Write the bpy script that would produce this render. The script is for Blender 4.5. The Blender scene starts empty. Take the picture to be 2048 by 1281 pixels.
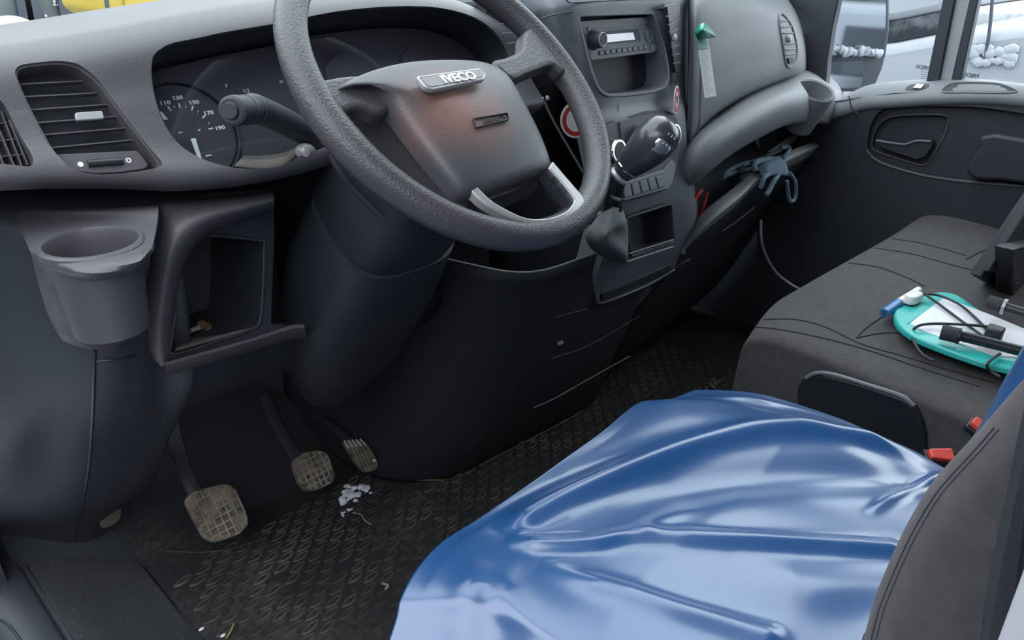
import bpy, bmesh, math, random
from mathutils import Vector, Matrix, noise
random.seed(7)
sc = bpy.context.scene
col = sc.collection
V = Vector
rad = math.radians

# ------------------------------------------------------------------ camera
CAM_F, CAM_YAW, CAM_PITCH, CAM_ROLL = 1500.0, 47.5, 26.9, 1.6
CP = V((-.13, -1.04, 1.04))
def _basis():
    p, y, ro = rad(CAM_PITCH), rad(CAM_YAW), rad(CAM_ROLL)
    h = V((math.sin(y), math.cos(y), 0)); r = V((math.cos(y), -math.sin(y), 0)); z = V((0, 0, 1))
    fw = h*math.cos(p) - z*math.sin(p); up = z*math.cos(p) + h*math.sin(p)
    return fw, r*math.cos(ro) + up*math.sin(ro), up*math.cos(ro) - r*math.sin(ro)
FW, RT, UP = _basis()
cd = bpy.data.cameras.new('camera'); cam = bpy.data.objects.new('camera', cd); col.objects.link(cam)
cd.sensor_width = 36; cd.lens = 36*CAM_F/2048; cd.clip_start = .01; cd.clip_end = 200
M3 = Matrix((RT, UP, -FW)).transposed()
cam.matrix_world = Matrix.Translation(CP) @ M3.to_4x4()
sc.camera = cam

# ------------------------------------------------------------------ sky and exposure
wd = bpy.data.worlds.new('overcast'); sc.world = wd; wd.use_nodes = True
nt = wd.node_tree; bg = nt.nodes['Background']
tc = nt.nodes.new('ShaderNodeTexCoord'); sep = nt.nodes.new('ShaderNodeSeparateXYZ'); rp = nt.nodes.new('ShaderNodeValToRGB')
nt.links.new(tc.outputs['Generated'], sep.inputs[0]); nt.links.new(sep.outputs['Z'], rp.inputs[0]); nt.links.new(rp.outputs[0], bg.inputs[0])
e = rp.color_ramp.elements
e[0].position = 0.0; e[0].color = (.74, .80, .92, 1); e[1].position = .5; e[1].color = (.90, .95, 1.0, 1)
bg.inputs[1].default_value = 2.6
sc.view_settings.view_transform = 'Standard'; sc.view_settings.look = 'None'
sc.view_settings.gamma = 1; sc.view_settings.use_curve_mapping = False
sc.view_settings.exposure = 0.95
def portal(name, loc, rot, sx, sy):
    l = bpy.data.lights.new(name, 'AREA'); l.shape = 'RECTANGLE'; l.size = sx; l.size_y = sy; l.energy = 1
    l.cycles.is_portal = True
    o = bpy.data.objects.new(name, l); col.objects.link(o); o.location = loc; o.rotation_euler = rot

# ------------------------------------------------------------------ pixel of the photograph -> point on a real plane
def D(px, py): return FW*CAM_F + RT*(px-1024) + UP*(640.5-py)
def W(px, py, x=None, y=None, z=None):
    d = D(px, py)
    if x is not None: s = (x-CP.x)/d.x
    elif y is not None: s = (y-CP.y)/d.y
    else: s = (z-CP.z)/d.z
    return CP + d*s
class Fr:
    """a working plane: origin o, axes u (right) v (up) n (towards the viewer)"""
    def __init__(s, o, u, n):
        s.o = V(o); s.n = V(n).normalized(); s.u = (V(u) - s.n*V(u).dot(s.n)).normalized(); s.v = s.n.cross(s.u)
    def tr(s, px, py, h=0.0):
        d = D(px, py); q = s.o + s.n*h; t = (q-CP).dot(s.n)/d.dot(s.n); w = CP + d*t - q
        return (w.dot(s.u), w.dot(s.v))
    def P(s, a, b, h=0.0): return s.o + s.u*a + s.v*b + s.n*h
    def T(s, pts, h=0.0): return [s.tr(p[0], p[1], h) for p in pts]

# ------------------------------------------------------------------ object helpers
def tagit(o, label=None, cat=None, group=None, kind=None):
    if label: o['label'] = label
    if cat: o['category'] = cat
    if group: o['group'] = group
    if kind: o['kind'] = kind
    return o
def empty(name, loc, label=None, cat=None, group=None, kind=None):
    o = bpy.data.objects.new(name, None); o.empty_display_size = .05; col.objects.link(o); o.location = loc
    return tagit(o, label, cat, group, kind)
def fin(name, bm, m, parent=None, ang=35, smooth=True, bevel=0, seg=2, sub=0, thick=0, kind=None, recalc=True):
    if recalc: bmesh.ops.recalc_face_normals(bm, faces=bm.faces[:])
    me = bpy.data.meshes.new(name); bm.to_mesh(me); bm.free()
    me.materials.append(m)
    if smooth:
        me.polygons.foreach_set('use_smooth', [True]*len(me.polygons)); me.set_sharp_from_angle(angle=rad(ang))
    o = bpy.data.objects.new(name, me); col.objects.link(o)
    if parent is not None:
        bpy.context.view_layer.update()
        o.parent = parent; o.matrix_parent_inverse = parent.matrix_world.inverted()
    if thick:
        md = o.modifiers.new('solid', 'SOLIDIFY'); md.thickness = thick; md.offset = -1; md.use_even_offset = False
    if bevel:
        md = o.modifiers.new('bevel', 'BEVEL'); md.width = bevel; md.segments = seg; md.limit_method = 'ANGLE'; md.angle_limit = rad(40); md.harden_normals = False
    if sub:
        md = o.modifiers.new('sub', 'SUBSURF'); md.levels = sub; md.render_levels = sub
    if kind: o['kind'] = kind
    return o
def bake(o):
    """apply the modifiers"""
    dg = bpy.context.evaluated_depsgraph_get(); dg.update()
    me = bpy.data.meshes.new_from_object(o.evaluated_get(dg)); o.modifiers.clear(); o.data = me
    return o
def cut(o, cutters, ang=35):
    n0 = len(o.data.polygons)
    for c in cutters:
        md = o.modifiers.new('cut', 'BOOLEAN'); md.operation = 'DIFFERENCE'; md.object = c; md.solver = 'EXACT'; md.use_self = True
    bpy.context.view_layer.update()
    bake(o)
    
    for c in cutters: bpy.data.objects.remove(c)
    o.data.polygons.foreach_set('use_smooth', [True]*len(o.data.polygons)); o.data.set_sharp_from_angle(angle=rad(ang))
    return o
def cr(p0, p1, p2, p3, t):
    return ((p1*2) + (p2-p0)*t + (p0*2-p1*5+p2*4-p3)*t*t + (p1*3-p0-p2*3+p3)*t*t*t)*.5
def spline(pts, n, closed=False):
    """Catmull-Rom through the points, n steps a span"""
    pts = [V(p) for p in pts]; k = len(pts); out = []
    for i in range(k if closed else k-1):
        if closed: a, b, c, d = pts[(i-1) % k], pts[i], pts[(i+1) % k], pts[(i+2) % k]
        else:
            b, c = pts[i], pts[i+1]; a = pts[i-1] if i > 0 else b*2-c; d = pts[i+2] if i+2 < k else c*2-b
        for j in range(n): out.append(cr(a, b, c, d, j/n))
    if not closed: out.append(pts[-1])
    return out
def patch(name, rows, m, parent=None, nu=6, nv=6, thick=.004, ang=60, **kw):
    """a curved panel through a grid of control points"""
    R = [spline(r, nu) for r in rows]
    C_ = [spline([r[i] for r in R], nv) for i in range(len(R[0]))]
    bm = bmesh.new(); vs = [[bm.verts.new(p) for p in c] for c in C_]
    for i in range(len(vs)-1):
        for j in range(len(vs[0])-1):
            try: bm.faces.new((vs[i][j], vs[i+1][j], vs[i+1][j+1], vs[i][j+1]))
            except ValueError: pass
    # turn the normals to the cab (towards the seats)
    bm.normal_update()
    s = sum(f.normal.dot(CP+V((.3, 0, .1))-f.calc_center_median())*f.calc_area() for f in bm.faces)
    if s < 0: bmesh.ops.reverse_faces(bm, faces=bm.faces[:])
    return fin(name, bm, m, parent, ang=ang, thick=thick, recalc=False, **kw)
def rnd(poly, r, n=5):
    """round the corners of a 2D polygon"""
    out = []; k = len(poly); rr = r if isinstance(r, (list, tuple)) else [r]*k
    for i in range(k):
        a, b, c = V(poly[i-1]).to_2d(), V(poly[i]).to_2d(), V(poly[(i+1) % k]).to_2d()
        d1, d2 = (a-b), (c-b); q = min(rr[i], d1.length*.49, d2.length*.49)
        if q <= 0: out.append(tuple(b)); continue
        p, s = b+d1.normalized()*q, b+d2.normalized()*q
        for j in range(n+1):
            t = j/n; out.append(tuple(p*(1-t)**2 + b*2*t*(1-t) + s*t*t))
    return out
def smooth2(poly, n=4, closed=True): return [(p.x, p.y) for p in spline([V((p[0], p[1], 0)) for p in poly], n, closed)]
def area2(P): return sum(P[i-1][0]*P[i][1]-P[i][0]*P[i-1][1] for i in range(len(P)))/2
def inset(poly, d):
    """move a 2D outline inwards by d"""
    P = [V((p[0], p[1])) for p in poly]; k = len(P); sg = 1 if area2(poly) > 0 else -1; out = []
    for i in range(k):
        t = (P[(i+1) % k]-P[i-1]); t = t.normalized() if t.length > 1e-9 else V((1, 0)); out.append(tuple(P[i]+V((-t.y, t.x))*d*sg))
    return out
def slabm(bm, fr, poly, h0, h1):
    a = [bm.verts.new(fr.P(p[0], p[1], h0)) for p in poly]; b = [bm.verts.new(fr.P(p[0], p[1], h1)) for p in poly]
    k = len(poly); bm.faces.new(a[::-1]); bm.faces.new(b)
    for i in range(k): bm.faces.new((a[i], a[(i+1) % k], b[(i+1) % k], b[i]))
def slab(name, fr, poly, h0, h1, m, parent=None, bevel=0, **kw):
    bm = bmesh.new(); slabm(bm, fr, poly, h0, h1)
    return fin(name, bm, m, parent, bevel=bevel, **kw)
def ringslab(name, fr, outer, inner, h0, h1, m, parent=None, bevel=0, **kw):
    """a flat frame between two outlines with the same number of points"""
    bm = bmesh.new(); k = len(outer)
    q = [[bm.verts.new(fr.P(p[0], p[1], h)) for p in pl] for pl, h in ((outer, h0), (outer, h1), (inner, h1), (inner, h0))]
    for a, b in ((0, 1), (1, 2), (2, 3), (3, 0)):
        for i in range(k): bm.faces.new((q[a][i], q[a][(i+1) % k], q[b][(i+1) % k], q[b][i]))
    return fin(name, bm, m, parent, bevel=bevel, **kw)
def dome(name, fr, poly, h0, hs, m, parent=None, relax=0, **kw):
    """a cushion-like lid: hs = [(inset fraction towards the centre, height)]"""
    bm = bmesh.new(); c = V((sum(p[0] for p in poly)/len(poly), sum(p[1] for p in poly)/len(poly))); k = len(poly)
    rings = [[bm.verts.new(fr.P(p[0], p[1], h0)) for p in poly]]
    base = list(poly)
    for f, h in hs:
        if relax:
            poly = [V(p) for p in base]
            for _ in range(int(relax*max(0, f))): poly = [(poly[i-1]+poly[i]*2+poly[(i+1) % k])/4 for i in range(k)]
        hh = h if callable(h) else (lambda a, b, h=h: h)
        rings.append([bm.verts.new(fr.P(c.x+(p[0]-c.x)*(1-f), c.y+(p[1]-c.y)*(1-f), hh(c.x+(p[0]-c.x)*(1-f), c.y+(p[1]-c.y)*(1-f)))) for p in poly])
    for a, b in zip(rings, rings[1:]):
        for i in range(k): bm.faces.new((a[i], a[(i+1) % k], b[(i+1) % k], b[i]))
    bm.faces.new(rings[0][::-1]); bm.faces.new(rings[-1])
    return fin(name, bm, m, parent, **kw)
def tubem(bm, path, r, ns=10, cap=True, flat=1.0, closed=False):
    path = [V(p) for p in path]; k = len(path); rr = r if isinstance(r, (list, tuple)) else [r]*k
    up = V((0, 0, 1)); rings = []; prev = None
    for i in range(k):
        t = (path[(i+1) % k]-path[i-1]) if closed else (path[min(i+1, k-1)]-path[max(i-1, 0)]); t.normalize()
        if prev is None:
            a = t.cross(up) if abs(t.z) < .95 else t.cross(V((1, 0, 0)))
        else: a = prev - t*prev.dot(t)
        a.normalize(); b = t.cross(a); prev = a
        rings.append([bm.verts.new(path[i] + (a*math.cos(2*math.pi*j/ns) + b*math.sin(2*math.pi*j/ns)*flat)*rr[i]) for j in range(ns)])
    pr = list(zip(rings, rings[1:])) + ([(rings[-1], rings[0])] if closed else [])
    for a, b in pr:
        for j in range(ns): bm.faces.new((a[j], a[(j+1) % ns], b[(j+1) % ns], b[j]))
    if cap and not closed: bm.faces.new(rings[0][::-1]); bm.faces.new(rings[-1])
def tube(name, path, r, m, parent=None, ns=10, n=6, flat=1.0, closed=False, **kw):
    bm = bmesh.new()
    if n: 
        if isinstance(r, (list, tuple)): q = spline([V((*p, 0)).to_3d() if len(p) == 2 else V(p) for p in path], n, closed); rr = [v.x for v in spline([V((a, 0, 0)) for a in r], n, closed)]
        else: q, rr = spline(path, n, closed), r
    else: q, rr = path, r
    tubem(bm, q, rr, ns, flat=flat, closed=closed)
    return fin(name, bm, m, parent, **kw)
def lathe(name, o, ax, prof, m, parent=None, ns=32, side=None, **kw):
    """prof = [(radius, distance along ax)]"""
    bm = bmesh.new(); o = V(o); ax = V(ax).normalized(); a = (side or (V((1, 0, 0)) if abs(ax.x) < .9 else V((0, 1, 0)))); a = (a-ax*a.dot(ax)).normalized(); b = ax.cross(a)
    rings = []
    for r, h in prof:
        if r < 1e-6: rings.append([bm.verts.new(o+ax*h)]*ns)
        else: rings.append([bm.verts.new(o+ax*h+(a*math.cos(2*math.pi*j/ns)+b*math.sin(2*math.pi*j/ns))*r) for j in range(ns)])
    for p, q in zip(rings, rings[1:]):
        for j in range(ns):
            f = [p[j], p[(j+1) % ns], q[(j+1) % ns], q[j]]; g = []
            for v in f:
                if v not in g: g.append(v)
            if len(g) > 2:
                try: bm.faces.new(g)
                except ValueError: pass
    return fin(name, bm, m, parent, **kw)
def drape(o, pts, lift=.0006):
    """points of the photograph on the surface of a built object"""
    bpy.context.view_layer.update(); dg = bpy.context.evaluated_depsgraph_get(); dg.update(); ev = o.evaluated_get(dg); mi = o.matrix_world.inverted(); out = []
    for px, py in pts:
        d = (mi.to_3x3() @ D(px, py)).normalized(); ok, loc, nr, _ = ev.ray_cast(mi @ CP, d)
        if ok:
            if nr.dot(d) > 0: nr = -nr
            out.append(o.matrix_world @ (loc + nr*lift))
    return out
def seam(name, o, pts, r, m, parent=None, lift=.0004, n=8, **kw):
    q = smooth2(pts, n, False); q = drape(o, q, lift)
    if len(q) < 3: print('SEAM MISSED', name); return None
    return tube(name, q, r, m, parent, n=0, ns=6, **kw)
def plate(name, o, pts, h0, h1, m, parent=None, **kw):
    """a thin plate that follows the surface of a built object"""
    q = drape(o, pts, 0); c = sum(q, V((0, 0, 0)))/len(q); n = V((0, 0, 0))
    for i in range(len(q)): n += (q[i-1]-c).cross(q[i]-c)
    n.normalize(); n = n if n.dot(CP-c) > 0 else -n
    bm = bmesh.new(); a = [bm.verts.new(p+n*h0) for p in q]; b = [bm.verts.new(p+n*h1) for p in q]; ct = bm.verts.new(c+n*h1); k = len(q)
    bm.faces.new(a[::-1])
    for i in range(k): bm.faces.new((a[i], a[(i+1) % k], b[(i+1) % k], b[i])); bm.faces.new((b[i], b[(i+1) % k], ct))
    return fin(name, bm, m, parent, ang=40, **kw)
def boxm(bm, lo, hi, mat=None):
    vs = [bm.verts.new(V((x, y, z))) for x in (lo[0], hi[0]) for y in (lo[1], hi[1]) for z in (lo[2], hi[2])]
    if mat is not None:
        for v in vs: v.co = mat @ v.co
    for f in ((0, 1, 3, 2), (4, 6, 7, 5), (0, 4, 5, 1), (2, 3, 7, 6), (0, 2, 6, 4), (1, 5, 7, 3)): bm.faces.new([vs[i] for i in f])
def box(name, lo, hi, m, parent=None, bevel=0, **kw):
    bm = bmesh.new(); boxm(bm, lo, hi); return fin(name, bm, m, parent, bevel=bevel, **kw)
def frbox(name, fr, a0, b0, a1, b1, h0, h1, m, parent=None, r=0, **kw):
    p = [(a0, b0), (a1, b0), (a1, b1), (a0, b1)]
    return slab(name, fr, rnd(p, r) if r else p, h0, h1, m, parent, **kw)
def text(name, s, fr, a, b, size, h, m, parent=None, rot=0, ext=.0004, sx=1, bold=0):
    cu = bpy.data.curves.new(name, 'FONT'); cu.body = s; cu.size = size; cu.extrude = ext; cu.align_x = 'CENTER'; cu.align_y = 'CENTER'; cu.offset = bold
    o = bpy.data.objects.new(name, cu); col.objects.link(o)
    R = Matrix((fr.u, fr.v, fr.n)).transposed() @ Matrix.Rotation(rot, 3, 'Z') @ Matrix.Diagonal((sx, 1, 1))
    o.matrix_world = Matrix.Translation(fr.P(a, b, h)) @ R.to_4x4()
    bpy.context.view_layer.update()
    dg = bpy.context.evaluated_depsgraph_get(); me = bpy.data.meshes.new_from_object(o.evaluated_get(dg)); me.transform(o.matrix_world)
    bpy.data.objects.remove(o); me.materials.clear(); me.materials.append(m)
    o = bpy.data.objects.new(name, me); col.objects.link(o)
    if parent is not None: o.parent = parent; o.matrix_parent_inverse = parent.matrix_world.inverted()
    return o

# ------------------------------------------------------------------ materials
def mat(name, c, rough=.5, metal=0, spec=.5, bump=None, var=None, emit=None, coat=0, trans=0, sheen=0):
    """bump = (scale, strength); var = (second colour, scale, amount low, high)"""
    m = bpy.data.materials.new(name); m.use_nodes = True; t = m.node_tree; b = t.nodes['Principled BSDF']
    b.inputs['Base Color'].default_value = (*c, 1); b.inputs['Roughness'].default_value = rough; b.inputs['Metallic'].default_value = metal
    b.inputs['Specular IOR Level'].default_value = spec; b.inputs['Coat Weight'].default_value = coat; b.inputs['Sheen Weight'].default_value = sheen
    if trans: b.inputs['Transmission Weight'].default_value = trans
    co = t.nodes.new('ShaderNodeTexCoord')
    if bump:
        n = t.nodes.new('ShaderNodeTexNoise'); n.inputs['Scale'].default_value = bump[0]; n.inputs['Detail'].default_value = 3
        bp = t.nodes.new('ShaderNodeBump'); bp.inputs['Strength'].default_value = bump[1]; bp.inputs['Distance'].default_value = .002
        t.links.new(co.outputs['Object'], n.inputs['Vector']); t.links.new(n.outputs[0], bp.inputs['Height']); t.links.new(bp.outputs[0], b.inputs['Normal'])
    if var:
        n = t.nodes.new('ShaderNodeTexNoise'); n.inputs['Scale'].default_value = var[1]; n.inputs['Detail'].default_value = 6
        r = t.nodes.new('ShaderNodeValToRGB'); r.color_ramp.elements[0].position = var[2]; r.color_ramp.elements[1].position = var[3]
        r.color_ramp.elements[0].color = (*c, 1); r.color_ramp.elements[1].color = (*var[0], 1)
        t.links.new(co.outputs['Object'], n.inputs['Vector']); t.links.new(n.outputs[0], r.inputs[0]); t.links.new(r.outputs[0], b.inputs['Base Color'])
    if emit: b.inputs['Emission Color'].default_value = (*emit[0], 1); b.inputs['Emission Strength'].default_value = emit[1]
    return m
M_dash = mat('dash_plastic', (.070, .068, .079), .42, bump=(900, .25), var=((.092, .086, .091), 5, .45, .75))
M_dark = mat('dark_plastic', (.026, .031, .040), .5, bump=(700, .2), var=((.034, .036, .044), 4, .4, .7))
M_black = mat('black_plastic', (.018, .022, .028), .38)
M_void = mat('matt_black_shade', (.019, .023, .029), .9)  # matt black; on the floor it stands in for the footwell's shade
M_stack = mat('lit_centre_plastic', (.150, .160, .192), .42, bump=(900, .2), var=((.175, .185, .205), 5, .45, .75))  # dash plastic made paler and bluer, window light put into the colour
M_pass = mat('lit_dash_plastic', (.190, .203, .222), .48, bump=(800, .2), var=((.215, .228, .243), 4, .45, .75))  # dash plastic lightened; glare and haze from the windows are painted in
M_leather = mat('grained_rim', (.056, .056, .064), .36, bump=(420, .5), var=((.072, .068, .073), 8, .4, .8))
M_pad = mat('worn_airbag_plastic', (.068, .07, .078), .42, bump=(600, .2))
def _pad():
    t = M_pad.node_tree; b = t.nodes['Principled BSDF']; N = t.nodes.new; L = t.links.new
    co = N('ShaderNodeTexCoord'); n = N('ShaderNodeTexNoise'); n.inputs['Scale'].default_value = 14; n.inputs['Detail'].default_value = 4
    mp = N('ShaderNodeMapping'); c = (.413, -.461, .884); sc_ = (9, 13, 11)
    mp.inputs['Scale'].default_value = sc_; mp.inputs['Location'].default_value = [-a*b_ for a, b_ in zip(c, sc_)]
    g = N('ShaderNodeTexGradient'); g.gradient_type = 'SPHERICAL'; mx = N('ShaderNodeMath'); mx.operation = 'MULTIPLY'
    r = N('ShaderNodeValToRGB'); el = r.color_ramp.elements
    el[0].position = .08; el[0].color = (.066, .068, .077, 1); el[1].position = .46; el[1].color = (.20, .10, .085, 1)
    L(co.outputs['Object'], n.inputs['Vector']); L(co.outputs['Object'], mp.inputs['Vector']); L(mp.outputs[0], g.inputs[0])
    L(n.outputs[0], mx.inputs[0]); L(g.outputs['Fac'], mx.inputs[1]); L(mx.outputs[0], r.inputs[0]); L(r.outputs[0], b.inputs['Base Color'])
_pad()
M_silver = mat('silver_trim', (.42, .42, .43), .38, metal=.35)
M_chrome = mat('chrome', (.8, .8, .82), .12, metal=1)
M_white = mat('white_print', (.75, .75, .77), .6)
M_whitepl = mat('white_plastic', (.78, .77, .75), .35)
M_red = mat('red_plastic', (.55, .03, .03), .4)
M_belt = mat('buckle_red', (.75, .09, .07), .4)
M_green = mat('green_ribbon', (.01, .28, .16), .35)
M_paper = mat('tag_paper', (.74, .77, .79), .7)
M_ink = mat('ink', (.06, .07, .10), .7)
M_lcd = mat('lcd', (.66, .68, .72), .3, emit=((.75, .8, .9), .25))
M_bench = mat('bench_fabric', (.066, .062, .066), .95, bump=(2600, .45), var=((.082, .077, .082), 60, .4, .65), sheen=.08)
M_carpet = mat('sill_carpet', (.030, .033, .038), .95, bump=(500, 1.0), var=((.12, .115, .11), 300, .62, .72))
M_kick = mat('shaded_kick_plastic', (.026, .032, .041), .5, bump=(700, .3), var=((.034, .035, .043), 4, .4, .7))  # dark plastic; the lower panel's lack of light is put into its colour
M_teal = mat('teal_plastic', (.04, .48, .44), .3)
M_board = mat('whiteboard_face', (.76, .77, .82), .35)
M_blue = mat('blue_cap', (.03, .18, .45), .25)
M_foam = mat('grip_foam', (.035, .037, .045), .75, bump=(300, .5))
M_cable = mat('cable_rubber', (.022, .024, .03), .5)
M_glove = mat('knitted_glove', (.12, .19, .25), .9, bump=(900, .8), var=((.22, .31, .38), 25, .4, .7))
M_snow = mat('snow', (.42, .44, .48), .6, bump=(60, .8))
M_yellow = mat('yellow_paint', (.44, .29, .012), .4, var=((.46, .36, .07), 2, .4, .7))
M_van = mat('van_white_paint', (.33, .35, .38), .35)
M_vanglass = mat('van_dark_glass', (.03, .035, .04), .08, coat=.3, var=((.16, .17, .19), 9, .45, .62))
M_orange = mat('orange_lamp', (.5, .09, .01), .3, emit=((1, .25, .05), .5))
M_street = mat('dull_backdrop', (.07, .085, .08), .8, var=((.15, .17, .165), 1.2, .4, .7))
M_blocker = mat('blocker_dark', (.05, .055, .065), .6)
M_bodywhite = mat('door_frame_paint', (.36, .37, .40), .3)
M_rubber = mat('seal_rubber', (.035, .042, .055), .55)
M_gaiter = mat('gaiter_cloth', (.11, .12, .125), .75, bump=(500, .4))
M_mud = mat('dried_mud', (.13, .105, .085), .95, bump=(250, .8))
M_head = mat('headliner', (.09, .093, .10), .9)
M_icy = mat('melting_snow', (.80, .83, .9), .5, bump=(60, .8))

def cover_mat():
    m = mat('blue_vinyl', (.009, .070, .215), .42, spec=.5, coat=1.0, bump=(14, .10))
    m.node_tree.nodes['Principled BSDF'].inputs['Coat Roughness'].default_value = .20; m.node_tree.nodes['Principled BSDF'].inputs['Coat IOR'].default_value = 1.62
    return m
M_vinyl = cover_mat()

def pedal_mat():
    m = mat('dirty_pedal_rubber', (.05, .045, .043), .9, bump=(300, .5), var=((.21, .17, .13), 45, .35, .62)); return m
M_pedal = pedal_mat()
M_pedalarm = mat('pedal_arm_metal', (.035, .038, .044), .5)

def mat_mat():
    """black rubber mat with rows of raised leaf shapes and dried dirt"""
    m = mat('embossed_rubber', (.03, .031, .036), .6); t = m.node_tree; b = t.nodes['Principled BSDF']; N = t.nodes.new; L = t.links.new
    co = N('ShaderNodeTexCoord'); n = N('ShaderNodeTexNoise'); n.inputs['Scale'].default_value = 5; n.inputs['Detail'].default_value = 8
    n2 = N('ShaderNodeTexNoise'); n2.inputs['Scale'].default_value = 90; n2.inputs['Detail'].default_value = 4
    mul = N('ShaderNodeMath'); mul.operation = 'MULTIPLY'; r = N('ShaderNodeValToRGB'); e = r.color_ramp.elements
    e[0].position = .24; e[0].color = (.022, .023, .027, 1); e[1].position = .46; e[1].color = (.075, .062, .05, 1)
    L(co.outputs['Object'], n.inputs['Vector']); L(co.outputs['Object'], n2.inputs['Vector']); L(n.outputs[0], mul.inputs[0]); L(n2.outputs[0], mul.inputs[1]); L(mul.outputs[0], r.inputs[0]); L(r.outputs[0], b.inputs['Base Color'])
    bp = N('ShaderNodeBump'); bp.inputs['Strength'].default_value = .5; bp.inputs['Distance'].default_value = .001; L(n2.outputs[0], bp.inputs['Height']); L(bp.outputs[0], b.inputs['Normal'])
    return m
M_mat = mat_mat()
M_leaf = mat('leaf_ridges', (.05, .048, .048), .7, var=((.17, .145, .11), 9, .47, .72))

def glass_mat(name, tint, refl):
    m = bpy.data.materials.new(name); m.use_nodes = True; t = m.node_tree; t.nodes.clear()
    o = t.nodes.new('ShaderNodeOutputMaterial'); mx = t.nodes.new('ShaderNodeMixShader'); a = t.nodes.new('ShaderNodeBsdfTransparent'); g = t.nodes.new('ShaderNodeBsdfGlossy')
    a.inputs[0].default_value = (*tint, 1); g.inputs['Roughness'].default_value = .02; mx.inputs[0].default_value = refl
    t.links.new(a.outputs[0], mx.inputs[1]); t.links.new(g.outputs[0], mx.inputs[2]); t.links.new(mx.outputs[0], o.inputs[0]); return m
M_glass = glass_mat('window_glass', (.93, .96, .96), .05)
M_lens = glass_mat('cluster_lens', (.93, .95, .96), .035)

# ------------------------------------------------------------------ cab shell
patch('floor', [[V((x, y, z)) for x in (-.0, .3, .6, .9, 1.2, 1.5, 1.9)] for y, z in ((-1.6, 0), (-1.2, 0), (-.8, 0), (-.4, 0), (0, 0), (.12, .004), (.24, .045), (.42, .20), (.56, .42))], M_void, nu=2, nv=3, kind='structure', thick=.01)
box('wall_front', (-.05, .56, .3), (1.9, .60, .80), M_void, kind='structure')
box('trim_13', (-.05, .09, .775), (1.9, .60, .80), M_void, kind='structure')  # unseen cowl plate, added to stop windscreen light leaking into the footwells
box('wall_rear', (-.05, -1.64, -.02), (1.9, -1.6, 1.66), M_head, kind='structure')
box('ceiling', (-.05, -1.6, 1.63), (1.9, -.52, 1.67), M_head, kind='structure')
box('wall_left', (-.05, .20, -.02), (-.02, .60, .88), M_dark, kind='structure')
bm = bmesh.new()
slabm(bm, Fr((1.88, 0, 0), (0, -1, 0), (-1, 0, 0)), [(.55, -.02), (-.6, -.02), (-.6, .72), (.28, .72), (.28, .62), (.55, .62)], 0, -.03)
fin('wall_right', bm, M_kick, kind='structure')
# sill of the open driver's door: carpeted step and a plastic tread strip
sp = [(-.085, -.10), (-.083, -.01), (-.07, .022), (-.035, .040), (.0, .040), (.008, .034), (.016, .034), (.045, .030), (.09, .016), (.145, .004), (.165, .002)]
patch('sill_tread', [[V((x, y, z + .03*max(0, y+.05))) for x, z in sp[:7]] for y in (-1.6, -1.0, -.5, -.1, .1, .26, .42)], M_kick, nu=5, nv=3, thick=.01, kind='structure', ang=30)
patch('sill_step', [[V((x, y, z + .03*max(0, y+.05) + .004*math.sin(y*19+x*40))) for x, z in sp[6:]] for y in (-1.6, -1.0, -.5, -.3, -.1, 0, .1, .2, .3)], M_carpet, nu=5, nv=4, thick=.004, kind='structure')
tube('trim_1', [W(0, 1240, z=.052), W(40, 1281, z=.044), V((-.026, -.3, .042)), V((-.026, -1.2, .042))], .0018, M_black, kind='structure')
# white pillar behind the driver's seat
bm = bmesh.new()
slabm(bm, Fr((0, 0, 0), (0, -1, 0), (-1, 0, 0)), [(1.0452, .2), (1.0436, .885), (1.0415, .93), (1.039, .985), (1.04, 1.6), (1.22, 1.6), (1.22, .2)], -.04, .012)
fin('trim_2', bm, M_bodywhite, kind='structure', bevel=.001)
# unseen dark wall added beyond the driver's door to block sky light
box('wall_sky_blocker', (-1.45, -4.5, -.78), (-1.15, 3.5, 1.6), M_blocker, kind='structure')
# windscreen and its surround
bm = bmesh.new()
q = [V((-.02, .17, .92)), V((1.87, .17, .90)), V((1.78, -.50, 1.64)), V((.05, -.50, 1.64))]
nrm = (q[1]-q[0]).cross(q[3]-q[0]).normalized()*.005
a = [bm.verts.new(p) for p in q]; b = [bm.verts.new(p+nrm) for p in q]
bm.faces.new(a); bm.faces.new(b[::-1])
for i in range(4): bm.faces.new((a[i], b[i], b[(i+1) % 4], a[(i+1) % 4]))
fin('window_1', bm, M_glass, kind='structure', smooth=False)
tube('trim_3', [(-.02, .17, .905), (.9, .21, .915), (1.87, .17, .895)], .012, M_rubber, kind='structure')
# left windscreen pillar (outside the view) and the right one
tube('trim_4', [(-.03, .18, .90), (.0, -.12, 1.24), (.04, -.52, 1.66)], .035, M_dark, kind='structure', n=3)
bm = bmesh.new()
fr = Fr((1.845, 0, 0), (0, -1, 0), (-1, 0, 0))
pp = fr.T([(1585, -30), (1650, -30), (1679, -30), (1664, 60), (1655, 120), (1650, 182), (1680, 200), (1600, 260), (1560, 120)])
slabm(bm, fr, [fr.tr(*p) for p in ((1679, -10), (1664, 60), (1655, 120), (1650, 183), (1668, 215))] + [(-.12, .60), (-.25, .72), (-.22, .9), (.0, 1.1), (.38, 1.64), (.50, 1.64), (.35, 1.15)][0:6] + [(.46, 1.64)], 0, -.03)
fin('trim_5', bm, M_dark, kind='structure', bevel=.004)
box('trim_6', (1.82, -1.6, 1.45), (1.88, -.40, 1.66), M_dark, kind='structure')
box('trim_7', (1.82, -1.6, .6), (1.90, -1.25, 1.5), M_dark, kind='structure')
patch('ground_snow', [[V((x, y, -.78 + .03*math.sin(x*1.3+y))) for x in (-30, -10, -3, -1, 1.5, 3, 6, 12, 30)] for y in (-30, -10, -3, 0, 2, 5, 12, 40)], M_snow, nu=2, nv=2, thick=.05, kind='structure')
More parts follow.
